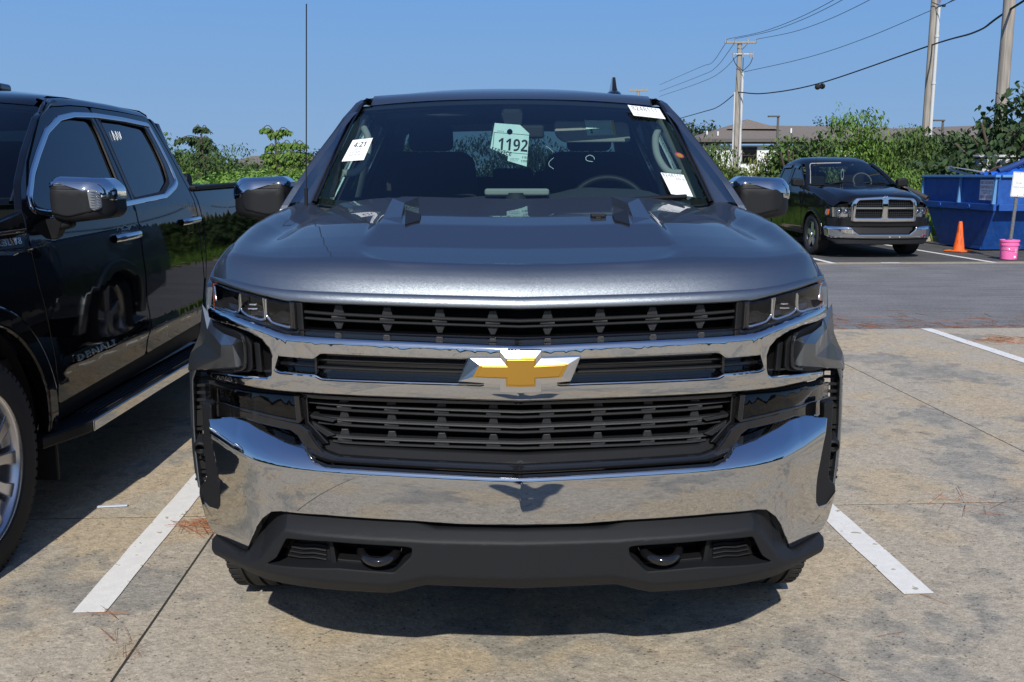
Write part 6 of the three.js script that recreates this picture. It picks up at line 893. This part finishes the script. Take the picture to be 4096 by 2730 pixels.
// tall weeds on the left and along the back
{ const m = leaves(scene, numbered('tall_weeds'), LEAF.small, LM.grass, 70000, (r) => { const x = lerp(-17, -1.5, r()), z = -15.4 - 17 * Math.pow(r(), 1.1), top = 1.22 + 0.024 * (-15 - z) + 0.16 * noise3(x * 0.5, z * 0.5, 1) + 0.12 * noise3(x * 2, z * 2, 4), y = top * (1 - 0.75 * r() * r()); return { x, y, z, rx: r() * 1.1 - 0.2, ry: r() * TAU, rz: (r() - 0.5), s: 0.07 + 0.08 * r(), k: 0.65 + 0.65 * r() }; }, 401); tag(m, 'bright green knee-high to waist-high weeds filling the field at the left', null, null, 'stuff'); }
{ const m = leaves(scene, numbered('tall_weeds'), LEAF.blade, LM.grass, 14000, (r) => { const x = lerp(-17, -1.5, r()), z = -15.2 - 16 * r(); return { x, y: 0, z, rx: (r() - 0.5) * 0.5, ry: r() * TAU, rz: (r() - 0.5) * 0.5, s: 0.9 + 0.6 * r(), k: 0.7 + 0.6 * r() }; }, 402); tag(m, 'long grass blades standing among the weeds at the left', null, null, 'stuff'); }
{ const m = leaves(scene, numbered('rough_grass'), LEAF.blade, LM.grass, 16000, (r) => { const x = lerp(-2, 15, r()), z = -19.8 - 5 * r(); return { x, y: -0.1, z, rx: (r() - 0.5) * 0.8, ry: r() * TAU, rz: (r() - 0.5) * 0.8, s: 0.35 + 0.4 * r() }; }, 403); tag(m, 'rough green grass below the hedge behind the skip and far truck', null, null, 'stuff'); }
{ const m = leaves(scene, numbered('brush'), LEAF.small, LM.dark, 15000, (r) => { const x = lerp(-20, -2, r()), z = -33 - 5 * r(), top = 1.95 + 0.3 * noise3(x * 0.6, 1, 3) + 0.2 * noise3(x * 2.3, 2, 3); return { x, y: top * Math.pow(r(), 0.5), z, rx: r() * 1.2, ry: r() * TAU, rz: r() - 0.5, s: 0.12 + 0.12 * r(), k: 0.7 + 0.9 * r() }; }, 404); tag(m, 'dense mixed brush closing the field at the left', null, null, 'stuff'); }
const G2 = 'bushes beyond the weeds at the left';
[[-12.2, -29, 1.9, 2.15, 'green', 'bush at the left end of the row, beside the black truck cab'], [-10.4, -31, 1.6, 2.3, 'green', 'bush under the lone sapling at the left'], [-8.5, -28.5, 1.35, 2.3, 'green', 'pointed green bush in the middle of the left row'], [-6.9, -32, 1.6, 2.2, 'green', 'bush behind the pair of saplings'], [-5.0, -29, 1.3, 1.95, 'yellow', 'yellow-green bush below the right sapling'], [-3.6, -27, 1.3, 1.95, 'green', 'bush beside the aerial of the grey truck'], [-14.5, -32, 2, 2.3, 'green', 'bush hidden partly by the black truck rear window']]
  .forEach(([x, z, w, h, m, l], i) => bush('bush', l, 'bush', G2, { x, z, w: w * 1.15, h: h * 1.08, mat: LM[m], n: 8500, seed: 500 + i * 17, size: 0.11, leaf: i % 2 ? LEAF.small : LEAF.lance }));
function sapling(label, x, z, h, fr, seed, mat) {
  const t = thing('sapling', label, 'sapling'), r = rng(seed);
  part(t, 'trunk', [tube([[x + 0.1, 0, z], [x + 0.04 * r(), h * 0.5, z], [x, h * 0.93, z]], 0.028, 6, 16)], bark);
  const seg = []; fr.forEach(([y, dx, dy, dz], k) => { const a = [x, y, z], b = [x + dx * 0.5, y + dy * 0.7 + 0.07, z + dz * 0.4], c = [x + dx * 1.05, y + dy * 0.7 - 0.06, z + dz * 0.8]; part(t, 'limb', [tube([a, b, c], 0.012, 5, 10)], bark); seg.push([a, b, c]); });
  leaves(t, 'foliage', LEAF.broad, mat, seg.length * 90, (q, i) => { const s = seg[Math.floor(i / 90)], u = 0.3 + 0.7 * q(), p = [0, 1, 2].map((w) => (1 - u) * (1 - u) * s[0][w] + 2 * u * (1 - u) * s[1][w] + u * u * s[2][w]); return { x: p[0] + (q() - 0.5) * 0.07, y: p[1] + (q() - 0.5) * 0.07, z: p[2] + (q() - 0.5) * 0.07, rx: 0.3 + q() * 0.8, ry: q() * TAU, rz: (q() - 0.5) * 0.5, s: 0.10 + 0.06 * q() }; }, seed + 3);
}
sapling('lone sapling with drooping fronds nearest the black truck cab', -7.95, -24, 2.75, [[2.6, 0.18, 0.16, 0], [2.65, -0.12, 0.1, 0.1], [2.45, -0.62, -0.02, 0.1], [2.4, -0.32, 0.0, -0.2], [2.4, 0.26, 0.05, 0.1], [2.3, 0.36, -0.05, 0.2], [2.25, 0.05, -0.1, -0.2], [2.1, -0.2, -0.1, 0.1], [1.9, 0.25, 0.0, 0], [1.8, -0.15, 0.05, 0.1], [2.2, -0.1, 0.15, 0.1], [1.6, 0.1, 0.1, 0.1], [1.4, -0.2, 0.1, 0.1]], 601, LM.dark);
sapling('taller of the two saplings left of the aerial, with a forked top', -6.0, -24, 2.75, [[2.55, -0.36, 0.22, 0], [2.5, 0.40, 0.22, 0.1], [2.55, 0.1, 0.05, 0], [2.5, -0.1, 0.1, 0.1], [2.2, -0.2, 0.05, 0.1], [2.2, 0.12, 0.12, -0.1], [2.0, -0.35, 0.05, 0.1], [1.95, -0.22, 0.0, 0.2], [1.9, -0.1, -0.1, 0], [2.0, 0.12, 0.0, 0.1], [1.7, -0.15, 0.05, 0], [1.6, 0.15, 0.1, 0]], 602, LM.bright);
sapling('shorter right-hand sapling beside the aerial', -5.35, -23, 2.4, [[2.15, -0.26, 0.2, 0], [2.1, 0.34, 0.25, 0.1], [2.1, 0.1, 0.3, 0], [2.0, -0.2, 0.05, 0.1], [2.0, 0.38, 0.05, -0.1], [1.95, 0.05, 0.1, 0.1], [1.85, 0.12, 0.0, 0], [1.8, -0.12, 0.1, 0], [1.6, 0.1, 0.05, 0.1], [1.5, -0.15, 0.1, 0.1], [1.5, 0.2, 0.1, 0.1]], 603, LM.bright);
function farTree(label, x, z, w, y0, y1, n, seed) { const t = thing('tree', label, 'tree'); part(t, 'trunk', [cyl(0.2, 0.3, y0 + 1, x, (y0 + 1) / 2, z, 10)], bark); const r = rng(seed), bl = []; for (let i = 0; i < 11; i++) bl.push([x + (r() - 0.5) * 1.5 * w, lerp(y0, y1, 0.2 + 0.55 * r()), z + (r() - 0.5) * w, w * 0.32, (y1 - y0) * 0.26, w * 0.35]); leaves(t, 'crown', LEAF.small, LM.far, n, crown(bl, 0.34, 10), seed + 1); }
farTree('round dark tree rising behind the left end of the brown roof', 19.5, -98, 3.4, 3.2, 7.0, 2600, 701);
farTree('loose dark tree top over the middle of the brown roof', 33.2, -99, 3.6, 3.6, 7.2, 2200, 702);
farTree('broad tree far off beside the aerial of the grey truck', -20.5, -112, 6, 1.6, 4.7, 2600, 703);
// woods and grass behind the photographer, mirrored in the chrome
{ const m = leaves(scene, numbered('far_woods'), LEAF.small, LM.far, 9000, (r) => { const a = lerp(-1.35, 1.35, r()), d = 62 + 14 * r(), top = 7.5 + 2.2 * noise3(a * 9, 1, 1) + 1.2 * noise3(a * 30, 2, 1); return { x: d * Math.sin(a), y: top * Math.pow(r(), 0.7), z: d * Math.cos(a), rx: r() * 1.2, ry: r() * TAU, rz: r(), s: 1.2 + 1.2 * r() }; }, 801); tag(m, 'dark line of woods far behind the photographer', null, null, 'stuff'); }
// pine litter on the concrete
{ const pn = new THREE.CylinderGeometry(0.0075, 0.0045, 1, 4, 3); { const p = pn.attributes.position; for (let i = 0; i < p.count; i++) p.setZ(i, p.getZ(i) + 0.10 * p.getY(i) ** 2 * 0.6); pn.computeVertexNormals(); } const pg = clean(pn), pm = S({ color: C(0.30, 0.105, 0.045), roughness: 0.85 });
  const clump = (label, x, z, n, rad, dir, seed, lmin = 0.10, lmax = 0.22) => { const t = leaves(scene, numbered('pine_needle_clump'), pg, pm, n, (r) => { const a = dir + (r() - 0.5) * (rad > 0.12 ? 2.6 : 1.2), d = rad * Math.sqrt(r()), b = r() * TAU; return { x: x + d * Math.cos(b) * 1.4, y: 0.006 + 0.012 * r(), z: z + d * Math.sin(b) * 0.7, rx: Math.PI / 2 + (r() - 0.5) * 0.12, ry: a, rz: 0, s: lerp(lmin, lmax, r()), k: 0.6 + 0.8 * r() }; }, seed); tag(t, label, 'pine needles', null, 'stuff'); };
  clump('thick clump of red pine needles against the left bumper corner', -1.20, -1.53, 130, 0.15, 1.4, 901);
  clump('small star of pine needles just below the left line end', -1.40, -0.66, 6, 0.035, 1.3, 902, 0.06, 0.13);
  clump('few crossed pine needles lowest at the left', -1.30, -0.52, 5, 0.03, 0.7, 903, 0.06, 0.14);
  clump('loose run of pine needles along the right cross joint', 2.25, -1.80, 26, 0.30, 1.6, 904, 0.08, 0.2);
  clump('pine needles beside the far white line at the right', 4.62, -6.2, 60, 0.30, 1.5, 905, 0.15, 0.3);
  clump('pine needles caught in the long joint at the left', -1.20, -0.42, 9, 0.06, 0.06, 906, 0.06, 0.12);
  const sc = leaves(scene, numbered('pine_litter'), pg, pm, 230, (r) => { const x = lerp(-2.6, 6.5, r()), z = -0.1 - 6.6 * Math.pow(r(), 0.8); return { x, y: 0.004, z, rx: Math.PI / 2 + (r() - 0.5) * 0.06, ry: r() * TAU, rz: 0, s: 0.04 + 0.11 * r(), k: 0.5 + 0.8 * r() }; }, 910); tag(sc, 'stray brown pine needles scattered over the concrete', null, null, 'stuff');
  const sc2 = leaves(scene, numbered('pine_litter'), pg, pm, 500, (r) => { const x = lerp(2.5, 8, r()), z = -7.0 - 1.3 * r() * r(); return { x, y: -0.002, z, rx: Math.PI / 2, ry: r() * TAU, rz: 0, s: 0.08 + 0.2 * r(), k: 0.5 + 0.7 * r() }; }, 911); tag(sc2, 'brown needles along the edge of the drive lane', null, null, 'stuff');
  const mp = new THREE.Group(); top('plastic_strip', [box(0.13, 0.006, 0.02, -1.80, 0.006, -1.78, 0.002, [0, 0.15, 0])], S({ color: C(0.5, 0.55, 0.65), roughness: 0.5 }), 'small pale plastic strip on the shaded concrete by the black truck wheel', 'litter');
}
// ---------- the photographer: only the shadow on the concrete and its mirror image in the chrome are seen ----------
{
  const px = -0.03, pz = 2.86;
  const bones = [ // x0 y0 z0 r0  x1 y1 z1 r1
    [0, 0.92, 0, 0.135, 0, 1.12, 0, 0.12], [0, 1.12, 0, 0.12, 0, 1.30, 0.01, 0.145], [-0.13, 1.33, 0, 0.075, 0.13, 1.33, 0, 0.075], [0, 1.34, 0, 0.055, 0, 1.44, -0.02, 0.05],
    [0, 1.52, -0.03, 0.082, 0, 1.57, -0.01, 0.088], [0, 1.46, -0.06, 0.05, 0, 1.52, -0.06, 0.06], [0, 1.505, -0.125, 0.008, 0, 1.53, -0.105, 0.008], [-0.092, 1.50, -0.01, 0.012, -0.092, 1.54, -0.005, 0.014], [0.092, 1.50, -0.01, 0.012, 0.092, 1.54, -0.005, 0.014],
  ];
  for (const s of [-1, 1]) {
    bones.push([s * 0.085, 0.90, 0, 0.095, s * 0.10, 0.48, 0, 0.058], [s * 0.10, 0.48, 0, 0.058, s * 0.11, 0.09, 0.03, 0.04], [s * 0.11, 0.05, 0.05, 0.04, s * 0.125, 0.03, -0.15, 0.03]);
    bones.push([s * 0.17, 1.32, 0, 0.058, s * 0.27, 1.10, -0.06, 0.043], [s * 0.27, 1.10, -0.06, 0.043, s * 0.10, 1.36, -0.21, 0.03], [s * 0.10, 1.37, -0.215, 0.032, s * 0.08, 1.43, -0.235, 0.028]);
    for (let k = 0; k < 4; k++) bones.push([s * (0.085 - 0.005 * k), 1.405 + 0.018 * k, -0.235, 0.010, s * 0.045, 1.41 + 0.017 * k, -0.262, 0.008], [s * 0.045, 1.41 + 0.017 * k, -0.262, 0.008, s * (0.022 - 0.003 * (k % 2)), 1.41 + 0.016 * k, -0.248, 0.007]);
    bones.push([s * 0.10, 1.40, -0.205, 0.012, s * 0.06, 1.395, -0.21, 0.009]);
  }
  const cap = (b, x, y, z) => { const ax = b[4] - b[0], ay = b[5] - b[1], az = b[6] - b[2], t = clamp(((x - b[0]) * ax + (y - b[1]) * ay + (z - b[2]) * az) / (ax * ax + ay * ay + az * az), 0, 1); return Math.hypot(x - b[0] - t * ax, y - b[1] - t * ay, z - b[2] - t * az) - lerp(b[3], b[7], t); };
  const body = (list, inflate, keep) => {
    const N = 140, S0 = 0.85, mc = new MarchingCubes(N, M.seat, false, false, 200000); mc.isolation = 0; mc.reset();
    for (let k = 0; k < N; k++) for (let j = 0; j < N; j++) for (let i = 0; i < N; i++) {
      const x = ((i - N / 2) / (N / 2)) * S0, y = ((j - N / 2) / (N / 2)) * S0 + 0.8, z = ((k - N / 2) / (N / 2)) * S0; let d = 1;
      if (Math.abs(x) < 0.4 && Math.abs(z) < 0.36) { for (const b of list) { const q = cap(b, x, y, z) - inflate; const h = clamp(0.5 + 0.5 * (q - d) / 0.022, 0, 1); d = lerp(q, d, h) - 0.022 * h * (1 - h); } if (keep) d = Math.max(d, keep(x, y, z)); }
      mc.field[i + j * N + k * N * N] = -d;
    }
    mc.update(); const n = mc.count, g = new THREE.BufferGeometry(), p = new Float32Array(n * 3), q = new Float32Array(n * 3);
    for (let i = 0; i < n * 3; i++) { p[i] = mc.positionArray[i] * S0; q[i] = mc.normalArray[i]; } for (let i = 0; i < n; i++) { p[i * 3] += px; p[i * 3 + 1] += 0.8; p[i * 3 + 2] += pz; }
    g.setAttribute('position', new THREE.BufferAttribute(p, 3)); g.setAttribute('normal', new THREE.BufferAttribute(q, 3)); return clean(g);
  };
  const who = top('person', [body(bones, 0)], S({ color: C(0.42, 0.25, 0.17), roughness: 0.6 }), 'person in dark clothes whose shadow shows in the chrome, arms raised to take the picture', 'person');
  part(who, 'shirt', [body(bones.slice(0, 3).concat(bones.filter((b) => Math.abs(b[0]) === 0.17)), 0.012, (x, y) => Math.max(0.86 - y, y - 1.385))], S({ color: C(0.04, 0.05, 0.09), roughness: 0.9 }));
  part(who, 'trousers', [body(bones.slice(0, 1).concat(bones.filter((b) => Math.abs(b[0]) === 0.085 || Math.abs(b[0]) === 0.10 && b[1] < 0.6)), 0.014, (x, y) => Math.max(0.1 - y, y - 0.97))], S({ color: C(0.05, 0.055, 0.07), roughness: 0.95 }));
  const hair = new THREE.SphereGeometry(0.1, 24, 16, 0, TAU, 0, Math.PI * 0.55); hair.scale(0.98, 0.95, 1.08); hair.rotateX(0.35); hair.translate(px, 1.555, pz - 0.012); part(who, 'hair', [clean(hair)], S({ color: C(0.03, 0.02, 0.015), roughness: 0.8 }));
}
renderer.render(scene, camera);
